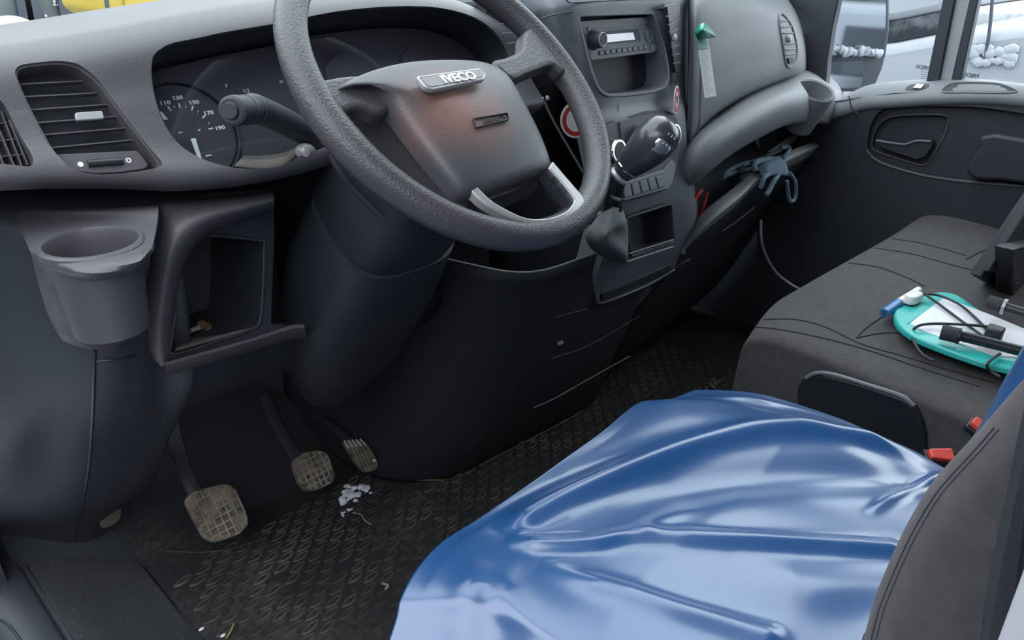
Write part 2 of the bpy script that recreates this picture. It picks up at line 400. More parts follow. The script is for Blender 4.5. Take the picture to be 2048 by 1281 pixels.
# cab outer skin under the floor, so that light only enters through the real openings
box('trim_8', (-.05, -1.6, -.12), (1.9, .6, -.03), M_dark, kind='structure')
portal('daylight_door', (-.12, -.62, .85), (0, rad(-90), 0), 1.55, 1.3)
portal('daylight_windscreen', (.92, -.13, 1.30), (rad(180-132), 0, 0), 1.8, 1.0)
portal('daylight_side', (1.93, -.85, 1.12), (0, rad(90), 0), .75, 1.1)

# ------------------------------------------------------------------ dashboard, driver's side
dash = empty('dashboard', (.9, .1, .75), 'long dark grey van dashboard running from the driver door to the passenger door', 'dashboard')
FC = Fr((0, -.24, .88), (1, 0, 0), (0, -.87, .5))        # the plane of the driver's fascia
def fy(z): return -.24 + (z-.88)*.5/.87
# upper pod: windscreen edge, top, brow, fascia, lip, underside
def podcol(x, top, bot, bul=0):
    b = fy(top)
    return [V((x, .135, top-.028)), V((x, .06, top-.012)), V((x, -.05, top-.002)), V((x, b+.045, top+.001)), V((x, b+.012, top-.004)), V((x, fy(top-.02)-.003, top-.020)),
            V((x, fy(top-.05)-bul, top-.05)), V((x, fy((top+bot)/2)-bul, (top+bot)/2)), V((x, fy(bot+.03)-bul, bot+.03)), V((x, fy(bot)-.006, bot+.004)), V((x, fy(bot)+.002, bot-.012)), V((x, fy(bot)+.035, bot-.018)), V((x, -.10, bot-.005))]
cols = [(-.035, .930, .846), (.02, .936, .843), (.075, .940, .836), (.13, .944, .826), (.19, .950, .813), (.26, .958, .806), (.34, .966, .806), (.43, .972, .812), (.52, .975, .818), (.60, .972, .820), (.67, .962, .820), (.72, .945, .82), (.755, .925, .82)]
C_ = [podcol(*c) for c in cols]
R = [spline(r, 4) for r in [[c[i] for c in C_] for i in range(13)]]
L_ = [spline([r[i] for r in R], 4) + [V((R[0][i].x, .10, R[-1][i].z+.0)), V((R[0][i].x, .15, R[-1][i].z+.03))] for i in range(len(R[0]))]
bm = bmesh.new(); vs = [[bm.verts.new(p) for p in c] for c in L_]; k = len(vs[0])
for i in range(len(vs)-1):
    for j in range(k): bm.faces.new((vs[i][j], vs[i+1][j], vs[i+1][(j+1) % k], vs[i][(j+1) % k]))
bm.faces.new(vs[0]); bm.faces.new(vs[-1][::-1])
pod = fin('upper_panel', bm, M_dash, dash, ang=50)
vent_px = [(31, 140), (40, 132), (60, 127.5), (84, 125), (110, 123), (134, 125), (157, 132), (176, 145), (194, 160), (215, 185), (236, 214), (262, 248), (300, 297), (318, 322), (321, 332), (312, 340), (280, 346), (240, 351), (200, 353), (172, 351), (150, 346), (136, 338), (124, 327), (95, 288), (62, 227), (40, 180), (30, 153)]
vp = FC.T(vent_px)
clus_px = [(302, 128), (307, 112), (320, 100), (345, 88), (400, 77), (450, 66)]
cp = FC.T(clus_px) + [(.37, .076), (.45, .086), (.54, .089), (.62, .084), (.68, .066), (.715, .035), (.722, .0), (.70, -.045)] + FC.T([(640, 300), (590, 322), (560, 335), (530, 341), (490, 342), (455, 338), (420, 328), (385, 310), (355, 285), (330, 250), (312, 205), (303, 160)])
cpo = smooth2(cp, 3)
def cutter(poly, h0, h1):
    bm = bmesh.new(); slabm(bm, FC, poly, h0, h1); return fin('cutter', bm, M_dark, smooth=False)
dem_px = [(-60, 185), (0, 200), (12, 215), (40, 270), (62, 312), (66, 328), (58, 339), (20, 334), (-60, 330)]
dp = FC.T(dem_px)
cut(pod, [cutter(smooth2(vp, 2), -.03, .03)]); cut(pod, [cutter(cpo, -.10, .05)]); cut(pod, [cutter(rnd(dp, .006), -.03, .03)])
# soft edge band on top of the pod where it meets the windscreen
tube('windscreen_edge_strip', [W(-40, 66, y=.06), W(60, 56, y=.06), W(250, 35, y=.06), W(430, 17, y=.06), W(560, 6, y=.07), V((.62, .08, .962))], .006, M_dash, dash, flat=.5)
# driver's air vent
vent = slab('air_vent', FC, inset(smooth2(vp, 2), -.0015), -.030, -.027, M_black, dash)
inn = inset(smooth2(vp, 2), .0)
ringslab('vent_frame', FC, inset(smooth2(vp, 2), -.001), inset(smooth2(vp, 2), .0022), -.030, -.002, M_dash, vent)
for (a, b) in (((42, 168), (163, 162)), ((52, 193), (192, 186)), ((65, 219), (212, 209)), ((78, 245), (231, 233)), ((91, 269), (249, 256)), ((105, 295), (263, 280))):
    p, q = FC.tr(*a, -.012), FC.tr(*b, -.012)
    bm = bmesh.new(); slabm(bm, FC, [(p[0]-.001, p[1]-.0006), (q[0]+.001, q[1]-.0006), (q[0]+.001, q[1]+.0006), (p[0]-.001, p[1]+.0006)], -.020, -.012)
    fin('slat', bm, M_dash, vent)
p = FC.T([(150, 225), (205, 221), (209, 237), (153, 241)], -.006)
slab('vent_tab', FC, rnd(p, .002), -.011, -.006, M_silver, vent, bevel=.0008)
p = FC.T([(110, 309), (275, 301), (298, 330), (290, 338), (240, 345), (190, 347), (150, 342), (128, 330)], -.008)
pl_ = slab('vent_control_plate', FC, rnd(p, .003), -.026, -.008, M_dash, vent, bevel=.0008)
a, b = FC.tr(176, 327, -.006), FC.tr(245, 322, -.006)
tube('thumbwheel', [FC.P(a[0], a[1], -.0075), FC.P(b[0], b[1], -.0075)], .0038, M_black, vent, n=0, ns=12)
for (px, py, ri) in ((161, 329, 0), (257, 321, .45)):
    a = FC.tr(px, py, -.0078)
    if ri: ringslab('open_mark', FC, [(a[0]+.0026*math.cos(t*.4), a[1]+.0026*math.sin(t*.4)) for t in range(16)], [(a[0]+.0014*math.cos(t*.4), a[1]+.0014*math.sin(t*.4)) for t in range(16)], -.008, -.0074, M_white, vent)
    else: slab('closed_mark', FC, [(a[0]+.0026*math.cos(t*.4), a[1]+.0026*math.sin(t*.4)) for t in range(16)], -.008, -.0074, M_white, vent)
# side demister vent at the far left
dv = slab('demister_vent', FC, inset(rnd(dp, .006), -.001), -.030, -.026, M_black, dash)
for a, b in (((-20, 215), (30, 335)), ((2, 222), (45, 335)), ((18, 240), (56, 330)), ((-40, 215), (10, 335))):
    p, q = FC.tr(*a, -.008), FC.tr(*b, -.008); bm = bmesh.new(); slabm(bm, FC, [(p[0]-.0006, p[1]), (q[0]-.0006, q[1]), (q[0]+.0006, q[1]), (p[0]+.0006, p[1])], -.026, -.008); fin('slat', bm, M_dash, dv)
for y0 in (245, 280, 312):
    p, q = FC.tr(-40, y0+6, -.012), FC.tr(50, y0-4, -.012); bm = bmesh.new(); slabm(bm, FC, [(p[0], p[1]-.0005), (q[0], q[1]-.0005), (q[0], q[1]+.0005), (p[0], p[1]+.0005)], -.026, -.012); fin('slat', bm, M_dash, dv)
# instrument cluster
cl = slab('instrument_cluster', FC, inset(cpo, -.003), -.094, -.088, M_black, dash)
ringslab('binnacle_wall', FC, inset(cpo, -.0012), inset(cpo, .0012), -.092, -.001, M_black, cl)
G = Fr(FC.P(0, 0, -.052), (1, 0, 0), FC.n)          # dial faces, set deep in the binnacle
sx_, sy_ = G.tr(372, 268)
R_ = .041
def disc(fr, a, b, r, n=40): return [(a+r*math.cos(2*math.pi*i/n), b+r*math.sin(2*math.pi*i/n)) for i in range(n)]
M_dial = mat('dial_face', (.050, .048, .060), .45)
face = [(sx_-.06, sy_-.075), (.70, sy_-.075), (.70, sy_+.10), (sx_-.06, sy_+.10)]
slab('cluster_face', G, rnd(inset(cpo, .004), 0), -.006, -.004, M_dial, cl)
sp_ = slab('speedometer', G, disc(G, sx_, sy_, R_*1.38), -.004, 0, M_dial, cl, bevel=.0008)
ringslab('dial_ring', G, disc(G, sx_, sy_, R_*1.46), disc(G, sx_, sy_, R_*1.40), -.004, .004, M_dark, cl)
num = [(330, 206, '110'), (355, 196, '130'), (388, 205, '150'), (417, 226, '170'), (440, 256, '190')]
tick = [(339, 217), (359, 211), (385, 216), (408, 233), (422, 257)]
for (x, y, s) in num:
    a, b = G.tr(x, y, .001); text('dial_number', s, G, a, b, .0060, .0006, M_white, cl, sx=1.35, bold=.0002)
for (x, y) in tick + [(372, 213), (396, 223), (418, 246), (349, 213)]:
    big = (x, y) in tick; a, b = G.tr(x, y, .001); th = math.atan2(b-sy_, a-sx_); L_, w_ = (.0028, .0008) if big else (.0014, .0004)
    d, n_ = V((math.cos(th), math.sin(th))), V((-math.sin(th), math.cos(th)))
    slab('dial_tick', G, [tuple(V((a, b))+d*s*L_+n_*q*w_) for s, q in ((-1, -1), (1, -1), (1, 1), (-1, 1))], 0, .0007, M_white, cl, smooth=False)
a, b = G.tr(386, 277, .004), G.tr(404, 330, .004); slab('speed_needle', G, [(a[0]-.0028, a[1]), (a[0]+.0028, a[1]), (b[0]+.0018, b[1]), (b[0]-.0018, b[1])], .003, .0045, M_white, cl, bevel=.0004)
a, b = G.tr(322, 222, .004), G.tr(333, 238, .004); slab('large_tick', G, [(a[0]-.0013, a[1]), (a[0]+.0013, a[1]), (b[0]+.0022, b[1]), (b[0]-.0022, b[1])], .001, .002, M_white, cl)
for (x, y, w) in ((357, 266, 8), (412, 312, 12), (396, 261, 5), (492, 332, 9)):
    a, b = G.tr(x, y, .001), G.tr(x+w, y-2, .001); slab('dial_mark', G, [(a[0], a[1]-.0006), (b[0], b[1]-.0006), (b[0], b[1]+.0006), (a[0], a[1]+.0006)], 0, .0007, M_white, cl, smooth=False)
for gx, gy in ((.475, .018), (.60, .018)):                        # small gauges half hidden by the stalk
    slab('small_gauge', G, disc(G, gx, gy, .036), -.004, 0, M_dial, cl, bevel=.0008)
for (x, y, s) in ((492, 182, '1/2'), (453, 172, 'F'), (563, 164, 'H')):
    a, b = G.tr(x, y, .001); text('gauge_mark', s, G, a, b, .0058, .001, M_white, cl, sx=1.2)
M_dusty = mat('dusty_plastic', (.13, .11, .10), .9, bump=(200, .3), var=((.085, .08, .08), 20, .4, .7))
p = [W(470, 330, y=-.27), W(520, 336, y=-.275), W(565, 330, y=-.275), W(600, 300, y=-.262)]
q = [W(500, 298, y=-.18), W(520, 296, y=-.18), W(565, 290, y=-.18), W(600, 282, y=-.18)]
patch('binnacle_ledge', [q, p], M_dusty, cl, thick=.002)
# clear lens in front of the dials
slab('lens', FC, inset(cpo, .002), -.040, -.0385, M_lens, cl, smooth=False)

# ---- lower panel: shelf, cup module, cubby, knee trim
K = [  # rows from the windscreen side of the shelf down to the floor: (y, z) for x = -.03, .01, .05, .09, .13, .16, .185
    ((-.08, .806), (-.08, .806), (-.08, .806), (-.08, .803), (-.08, .80), (-.08, .80), (-.08, .80)),
    ((-.10, .800), (-.13, .800), (-.15, .796), (-.16, .793), (-.16, .79), (-.16, .787), (-.16, .785)),
    ((-.12, .785), (-.16, .79), (-.20, .786), (-.21, .783), (-.21, .778), (-.205, .774), (-.20, .77)),
    ((-.115, .74), (-.165, .765), (-.225, .765), (-.25, .766), (-.25, .762), (-.238, .757), (-.228, .755)),
    ((-.10, .69), (-.15, .70), (-.215, .70), (-.247, .70), (-.247, .70), (-.236, .70), (-.226, .70)),
    ((-.08, .60), (-.12, .62), (-.18, .62), (-.224, .62), (-.226, .62), (-.218, .62), (-.212, .62)),
    ((-.02, .50), (-.06, .50), (-.11, .52), (-.16, .53), (-.175, .53), (-.175, .53), (-.172, .53)),
    ((.08, .35), (.05, .35), (.01, .37), (-.04, .38), (-.06, .38), (-.07, .38), (-.07, .38)),
    ((.20, .20), (.17, .20), (.12, .21), (.08, .22), (.06, .22), (.055, .22), (.06, .22)),
    ((.29, .10), (.27, .10), (.23, .10), (.19, .10), (.165, .11), (.16, .12), (.165, .12)),
    ((.34, .03), (.32, .02), (.29, .01), (.26, .005), (.25, .0), (.245, .0), (.25, .0))]
X_ = (-.03, .01, .05, .09, .13, .16, .185)
rgt = [(.19, None)]*len(K)
rows = [[V((X_[j] + (.012 if (i in (7, 8) and j > 3) else (-.008 if i == 9 and j > 3 else (-.02 if i == 10 and j > 3 else 0))), K[i][j][0], K[i][j][1])) for j in range(7)] for i in range(len(K))]
for i in range(3, len(K)):                                       # right flank of the kick panel runs forward into the footwell
    p = rows[i][-1]; rows[i] += [p + V((.006, .03, 0)), p + V((.004, .12, 0))]
for i in range(3): p = rows[i][-1]; rows[i] += [p + V((.02, 0, 0)), p + V((.05, 0, 0))]
for i in range(2, 6):
    for j in range(1, 6): rows[i][j].y += -.002 if i < 5 else -.008
for i in range(2, 7):
    for j in range(6, 9): rows[i][j].y -= .025
for j in range(1, 7): rows[6][j].y -= .015
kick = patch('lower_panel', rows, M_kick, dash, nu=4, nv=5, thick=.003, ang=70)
bake(kick)
seam('panel_seam', kick, [(190, 700), (188, 760), (184, 860), (174, 960), (150, 1075)], .0022, M_black, dash)
seam('panel_seam', kick, [(192, 722), (235, 719), (272, 712)], .0016, M_black, dash)

# ------------------------------------------------------------------ steering wheel
WT = rad(46.6)
WY = rad(4.5)
WF = Fr((.4725, -.4005, .8905), (1, 0, 0), (math.sin(WY)*math.cos(WT), -math.cos(WT)*math.cos(WY), math.sin(WT)))
wheel = empty('steering_wheel', WF.o, 'large dark grey steering wheel with a worn airbag cover, in front of the driver seat', 'steering wheel')
RW = .197
bm = bmesh.new(); nr, ns = 128, 20; rings = []
for i in range(nr):
    t = 2*math.pi*i/nr; c, s = math.cos(t), math.sin(t)
    # thumb swellings where the spokes meet the rim
    fat = 1 + .10*math.exp(-((t-rad(195))/rad(16))**2) + .10*math.exp(-((t-rad(-15)) / rad(16))**2) + .10*math.exp(-((t-rad(345))/rad(16))**2)
    rings.append([bm.verts.new(WF.P((RW+.0165*fat*math.cos(2*math.pi*j/ns))*c, (RW+.0165*fat*math.cos(2*math.pi*j/ns))*s, .0175*math.sin(2*math.pi*j/ns))) for j in range(ns)])
for i in range(nr):
    a, b = rings[i], rings[(i+1) % nr]
    for j in range(ns): bm.faces.new((a[j], a[(j+1) % ns], b[(j+1) % ns], b[j]))
fin('rim', bm, M_leather, wheel)
# airbag cover, traced on a plane a little in front of the rim's
h_ = .018
pad_px = [(676, 168), (700, 153), (740, 135), (800, 119), (860, 113), (920, 113), (960, 115), (990, 122), (1015, 138), (1028, 153), (1040, 175), (1060, 215), (1082, 255), (1098, 290), (1107, 318), (1108, 328), (1090, 340), (1050, 355), (1010, 369), (980, 379), (955, 384), (938, 383), (922, 375), (900, 352), (868, 314), (832, 268), (800, 226), (770, 190), (752, 174), (735, 167), (710, 166), (690, 170)]
pp = smooth2(WF.T(pad_px, h_), 3)
pad = dome('airbag_cover', WF, pp, -.004, [(0, .008), (.015, .014), (.05, .0185), (.12, .0225), (.25, .0265), (.45, .030), (.65, .032), (.85, .033)], M_pad, wheel, ang=70, relax=420)
bake(pad)
def padh(a, b):
    return .0335
fb = Fr(WF.P(0, 0, .0300), WF.u, WF.n)
# makers' badge: shield with raised letters, tilted on the top of the cover
BF = Fr(WF.P(0, .045, .0305), WF.u, (WF.n + WF.v*.12))
bp = BF.T([(833, 151), (961, 134), (974, 148), (970, 157), (866, 178), (852, 173)], .003)
badge = slab('badge', BF, rnd(bp, .003), -.004, .0022, M_silver, pad, bevel=.0012)
ip = inset(rnd(bp, .003), .0030)
slab('badge_field', BF, ip, .001, .0030, mat('badge_field', (.20, .20, .21), .4), pad, bevel=.0006)
c0, c1 = BF.tr(872, 158, .003), BF.tr(966, 146, .003)
ang = math.atan2(c1[1]-c0[1], c1[0]-c0[0])
text('badge_lettering', 'IVECO', BF, (c0[0]+c1[0])/2-.0035, (c0[1]+c1[1])/2-.0024, .0150, .0034, M_white, pad, sx=1.18, bold=.0005, rot=ang)
AF = Fr(WF.P(0, 0, .0330), WF.u, WF.n)
ap = AF.T([(944, 238), (1014, 226), (1018, 240), (951, 257)], 0); ap = rnd(ap, .0015)
ringslab('embossed_frame', AF, ap, inset(ap, .0009), -.002, .0016, M_dark, pad)
c0, c1 = AF.tr(955, 248), AF.tr(1012, 235)
text('embossed_lettering', 'AIRBAG', AF, (c0[0]+c1[0])/2, (c0[1]+c1[1])/2, .0080, .0008, M_dark, pad, sx=1.0, rot=math.atan2(c1[1]-c0[1], c1[0]-c0[0]))
# spokes: left and right arms, broad flat ones behind the cover
def spoke(px, h0, h1, name='spoke', m=M_leather, hh=.0):
    p = smooth2(WF.T(px, hh), 3); return slab(name, WF, p, h0, h1, m, wheel, bevel=.008, seg=4)
spoke([(605, 170), (640, 160), (700, 150), (750, 155), (768, 182), (780, 206), (774, 224), (755, 226), (735, 219), (712, 216), (690, 222), (660, 226), (625, 215)], -.012, .011, hh=.010)
spoke([(985, 124), (1010, 116), (1032, 106), (1043, 92), (1046, 66), (1070, 55), (1105, 80), (1132, 122), (1138, 145), (1122, 146), (1110, 136), (1098, 132), (1075, 140), (1050, 150), (1026, 160), (1005, 150)], -.012, .011, hh=.008)
# back shell of the hub (side wall seen from the door)
sh = smooth2(WF.T([(690, 172), (745, 178), (775, 205), (800, 238), (850, 300), (900, 362), (930, 392), (960, 400), (1090, 350), (1098, 325), (1020, 160), (940, 130), (800, 135)], 0), 2)
dome('hub_shell', WF, sh, -.055, [(0, -.030), (-.02, -.004)], M_leather, wheel)
# lower double spoke: silver U trim with dark inner wall
U_out = [(915, 352), (960, 400), (1000, 425), (1040, 443), (1075, 452), (1110, 448), (1140, 437), (1160, 422), (1169, 405), (1165, 392), (1150, 374), (1125, 345), (1106, 322)]
U_in = [(945, 366), (978, 400), (1010, 420), (1045, 436), (1075, 440), (1105, 436), (1130, 425), (1143, 412), (1147, 402), (1142, 392), (1128, 374), (1112, 355), (1096, 338)]
a = smooth2(WF.T(U_out, .015), 4, False); b = smooth2(WF.T(U_in, .016), 4, False)
bm = bmesh.new(); qs = [[bm.verts.new(WF.P(p[0], p[1], h)) for p in pl] for pl, h in ((a, .004), (a, .015), (b, .018), (b, .004))]
for s, e_ in ((0, 1), (1, 2), (2, 3), (3, 0)):
    for i in range(len(a)-1): bm.faces.new((qs[s][i], qs[s][i+1], qs[e_][i+1], qs[e_][i]))
bm.faces.new([q[0] for q in qs]); bm.faces.new([q[-1] for q in qs][::-1])
fin('lower_spoke_trim', bm, M_silver, wheel, bevel=.0015)
c_ = smooth2(WF.T([(962, 370), (986, 400), (1015, 416), (1045, 430), (1074, 434), (1100, 430), (1118, 421), (1128, 412), (1131, 402), (1124, 392), (1110, 376), (1098, 360), (1086, 344)], .0), 4, False)
bm = bmesh.new(); qs = [[bm.verts.new(WF.P(p[0], p[1], h)) for p in pl] for pl, h in ((b, .016), (c_, -.012), (c_, -.016), (b, -.004))]
for s, e_ in ((0, 1), (1, 2), (2, 3), (3, 0)):
    for i in range(len(b)-1): bm.faces.new((qs[s][i], qs[s][i+1], qs[e_][i+1], qs[e_][i]))
fin('lower_spoke', bm, M_dark, wheel)

# ------------------------------------------------------------------ steering column with its stalk
colm = empty('steering_column', (.478, -.2, .72), 'dark plastic steering column shroud below the wheel, with indicator stalk on its left', 'steering column')
ax = -WF.n; o = WF.P(0, -.006, -.055)
def colring(d, w, hgt, drop=0, n=28, ex=3.0):
    c = o + ax*d + V((0, 0, -drop)); out = []
    for i in range(n):
        t = 2*math.pi*i/n; cx, sx = math.cos(t), math.sin(t)
        out.append(c + WF.u*(math.copysign(abs(cx)**(2/ex), cx)*w) + WF.v*(math.copysign(abs(sx)**(2/ex), sx)*hgt))
    return out
def loft(name, rings, m, parent, caps=True, **kw):
    bm = bmesh.new(); vs = [[bm.verts.new(p) for p in r] for r in rings]; n = len(vs[0])
    for a, b in zip(vs, vs[1:]):
        for i in range(n): bm.faces.new((a[i], a[(i+1) % n], b[(i+1) % n], b[i]))
    if caps: bm.faces.new(vs[0][::-1]); bm.faces.new(vs[-1])
    return fin(name, bm, m, parent, **kw)
loft('shroud', [colring(*q) for q in ((.0, .062, .050), (.008, .080, .062), (.05, .092, .078, .01), (.10, .096, .088, .02), (.16, .092, .085, .03), (.21, .080, .074, .03))], M_kick, colm, ang=50)
loft('lower_shroud', [colring(*q) for q in ((.15, .102, .08, .04), (.22, .112, .085, .07), (.32, .095, .085, .12), (.40, .06, .06, .16))], M_kick, colm, ang=50)
ls_ = [c for c in colm.children if c.name.startswith('lower_shroud')][0]; us_ = [c for c in colm.children if c.name.startswith('shroud')][0]
for o_ in (ls_, us_):
    if len(drape(o_, [(618, 402), (660, 445)])) == 2: seam('shroud_seam', o_, [(614, 398), (622, 422), (642, 440), (668, 449), (700, 443)], .0008, M_stack, colm); break
sa, sb = W(560, 215, y=-.275), W(462, 222, y=-.335)
sd = (sb-sa).normalized()
lathe('stalk_end', sb, -sd, [(0, -.003), (.0075, -.003), (.0085, -.001), (.0085, 0), (.0118, 0), (.0145, .002), (.0150, .007), (.0148, .015)], M_kick, colm)
st = tube('indicator_stalk', [sb - sd*.008, sb - sd*.022, sb - sd*.040, sb-sd*.055, W(600, 260, y=-.262), W(650, 300, y=-.26), W(720, 350, y=-.27)], [.0143, .0143, .0143, .0145, .0150, .013, .012], M_kick, colm, ns=20)
for dd in (.028, .046):
    lathe('stalk_ring', sb - sd*dd, -sd, [(.0140, 0), (.0152, .0005), (.0152, .0022), (.0140, .003)], M_black, colm)
lathe('ignition_barrel', W(604, 303, y=-.285), (W(640, 303, y=-.22)-W(604, 303, y=-.285)), [(0, -.001), (.005, 0), (.0085, .003), (.0095, .010), (.0095, .03)], M_silver, colm)
tube('height_lever', [W(660, 308, y=-.33), W(682, 345, y=-.34), W(715, 385, y=-.35), W(766, 436, y=-.37)], [.004, .0045, .004, .003], M_kick, colm)

# ------------------------------------------------------------------ centre stack (part of the dashboard), radio, controls
SF = Fr((0, -.300, .90), (1, 0, 0), (0, -1, .12))        # plane of the radio
S2 = Fr((0, -.330, .72), (1, 0, 0), (0, -1, .22))        # plane of the heater controls
def Wc(px, py, y): return W(px, py, y=y)
# main body: columns of (pixel x, pixel y, depth), swept down
body_rows = [
    [Wc(1010, -60, -.17), Wc(1060, -60, -.22), Wc(1110, -60, -.25), Wc(1230, -60, -.255), Wc(1330, -60, -.25), Wc(1362, -60, -0.242), Wc(1371, -60, -.19)],
    [Wc(1035, 25, -.20), Wc(1075, 8, -.25), Wc(1125, 0, -.285), Wc(1230, -8, -.29), Wc(1335, -10, -.285), Wc(1368, 0, -0.262), Wc(1377, 0, -.19)],
    [Wc(1052, 60, -.20), Wc(1082, 40, -.25), Wc(1128, 34, -.292), Wc(1232, 22, -.297), Wc(1337, 20, -.292), Wc(1366, 30, -0.262), Wc(1375, 30, -.19)],
    [Wc(1100, 150, -.20), Wc(1118, 130, -.25), Wc(1150, 120, -.296), Wc(1250, 110, -.302), Wc(1345, 105, -.296), Wc(1368, 110, -0.262), Wc(1377, 110, -.19)],
    [Wc(1140, 215, -.20), Wc(1160, 205, -.26), Wc(1195, 212, -.305), Wc(1275, 205, -.310), Wc(1350, 185, -.300), Wc(1368, 185, -0.272), Wc(1377, 185, -.19)],
    [Wc(1150, 260, -.20), Wc(1168, 255, -.265), Wc(1195, 246, -.315), Wc(1290, 232, -.320), Wc(1360, 225, -.312), Wc(1372, 225, -0.292), Wc(1381, 225, -.19)],
    [Wc(1165, 330, -.20), Wc(1180, 330, -.28), Wc(1205, 320, -.325), Wc(1290, 310, -.328), Wc(1366, 300, -.320), Wc(1376, 300, -0.302), Wc(1385, 300, -.19)],
    [Wc(1175, 400, -.20), Wc(1190, 405, -.28), Wc(1225, 408, -.332), Wc(1290, 400, -.335), Wc(1368, 385, -.330), Wc(1385, 380, -0.302), Wc(1394, 380, -.19)],
    [Wc(1165, 470, -.16), Wc(1180, 470, -.25), Wc(1228, 460, -.325), Wc(1300, 440, -.330), Wc(1374, 420, -.325), Wc(1392, 415, -0.302), Wc(1401, 415, -.19)],
    [Wc(1140, 560, -.14), Wc(1155, 560, -.23), Wc(1196, 545, -.305), Wc(1290, 515, -.310), Wc(1378, 490, -.305), Wc(1395, 480, -0.282), Wc(1404, 480, -.19)],
    [Wc(1130, 620, -.13), Wc(1145, 620, -.22), Wc(1195, 606, -.285), Wc(1280, 575, -.290), Wc(1362, 530, -.285), Wc(1385, 520, -0.262), Wc(1394, 520, -.19)]]
stack = patch('centre_stack', body_rows, M_stack, dash, nu=4, nv=4, thick=.055, ang=50)
bake(stack)
# radio pocket and the open shelf below it: one opening
op = SF.T([(1156, 32), (1306, 27), (1326, 90), (1335, 135), (1336, 160), (1328, 175), (1305, 182), (1262, 188), (1218, 190), (1204, 184), (1195, 172), (1184, 143)])
opr = rnd(op, .008, 4)
def cutf(fr, poly, h0, h1):
    bm = bmesh.new(); slabm(bm, fr, poly, h0, h1); return fin('cutter', bm, M_dark, smooth=False)
pk = S2.T([(1250, 437), (1338, 409), (1345, 482), (1260, 512)], -.006)
sl = Fr((0, -.297, .48), (1, 0, 0), (0, -1, .25)).T([(1203, 578), (1340, 524), (1346, 542), (1212, 592)])
cut(stack, [cutf(SF, opr, -.045, .03), cutf(S2, rnd(pk, .005), -.042, .03)])
slab('shelf_lining', SF, inset(opr, -.001), -.050, -.043, M_dark, dash)
ringslab('opening_rim', SF, inset(opr, -.0035), inset(opr, .0015), -.046, .0015, M_stack, dash, bevel=.001)
ringslab('pocket_rim', S2, inset(rnd(pk, .005), -.003), inset(rnd(pk, .005), .001), -.044, -.0005, M_dark, dash, bevel=.001)
slab('pocket_lining', S2, inset(rnd(pk, .005), -.001), -.048, -.041, M_black, dash)
a, b = S2.tr(1258, 508, .0), S2.tr(1346, 480, .0)
tube('pocket_edge', [S2.P(*a, .0), S2.P(*b, .0)], .0014, M_stack, dash, n=0)
a, b = S2.tr(1254, 524, .0), S2.tr(1346, 494, .0)
tube('pocket_edge', [S2.P(*a, .0), S2.P(*b, .0)], .0018, M_stack, dash, n=0)
# top seam and lid outline above the radio
tube('lid_seam', [SF.P(*SF.tr(px, py), 0) for px, py in ((1082, 37), (1110, 29), (1160, 22), (1230, 19), (1335, 17))], .0011, M_black, dash)
tube('lid_seam', [SF.P(*SF.tr(px, py), .001) for px, py in ((1125, -10), (1135, 3), (1146, 5), (1200, 2), (1330, -5))], .0011, M_black, dash)

M_key = mat('grey_keys', (.24, .25, .27), .5)
radio = empty('car_radio', SF.P(*SF.tr(1240, 75), -.02), 'grey car radio with pale display set in the centre of the dashboard', 'car radio')
RF = Fr(SF.P(0, 0, -.010), SF.u, SF.n)
rq = RF.T([(1161, 42), (1301, 33), (1322, 103), (1183, 121)])
slab('radio_face', RF, rnd(rq, .002), -.025, 0, M_stack, radio, bevel=.001)
dq = RF.T([(1208, 63), (1276, 57), (1281, 81), (1213, 88)])
slab('display_frame', RF, dq, 0, .0007, M_dark, radio)
dq = RF.T([(1210, 69), (1266, 65), (1270, 79), (1214, 85)], .001)
slab('display', RF, dq, .0005, .0014, M_lcd, radio)
kb = RF.tr(1186, 80); kn = RF.P(*kb, 0)
lathe('volume_knob', kn, RF.n, [(.0150, 0), (.0150, .003), (.0125, .004), (.0118, .016), (.0105, .019), (0, .0195)], M_dark, radio)
kc = radio.children[-1]; lathe('knob_ring', kn+RF.n*.0185, RF.n, [(.0100, 0), (.0112, .0008), (.0100, .0018), (.0088, .0008)], M_silver, kc)
kb = RF.tr(1298, 71); kn = RF.P(*kb, 0)
lathe('round_button', kn, RF.n, [(.0105, 0), (.0105, .0012), (.0095, .002), (.0085, .0012), (0, .0012)], M_stack, radio)
tube('button_ring', [kn+RF.n*.0015+(RF.u*math.cos(t*.35)+RF.v*math.sin(t*.35))*.0098 for t in range(18)], .0006, M_silver, radio, n=0, closed=True)
p, q = RF.tr(1178, 58), RF.tr(1300, 49)
slab('disc_slot', RF, [(p[0], p[1]-.0013), (q[0], q[1]-.0013), (q[0], q[1]+.0013), (p[0], p[1]+.0013)], -.001, .0006, M_black, radio)
for px, py, w in ((1177, 58, .006), (1299, 48, .0065)):
    a = RF.tr(px, py); frbox('small_button', RF, a[0]-w/2, a[1]-.003, a[0]+w/2, a[1]+.003, 0, .002, M_stack, radio, r=.001)
p, q = RF.tr(1203, 106, .001), RF.tr(1291, 95, .001)
for i in range(9):
    a = p[0]+(q[0]-p[0])*i/8; b = p[1]+(q[1]-p[1])*i/8
    frbox('preset_surround', RF, a-.0052, b-.0036, a+.0052, b+.0036, 0, .0006, M_dark, radio)
    frbox('preset_button', RF, a-.0043, b-.0022, a+.0043, b+.0026, 0, .0020, M_key, radio, r=.0008)
a = RF.tr(1305, 95); frbox('mode_button', RF, a[0]-.007, a[1]-.005, a[0]+.007, a[1]+.005, 0, .0025, M_stack, radio, r=.0015, bevel=.0006)
for px, py in ((1171, 57), (1304, 47), (1183, 107), (1316, 93)):
    a = RF.tr(px, py); lathe('screw_hole', RF.P(*a, 0), RF.n, [(.0014, 0), (.0014, .0004), (0, .0004)], M_black, radio, ns=10)

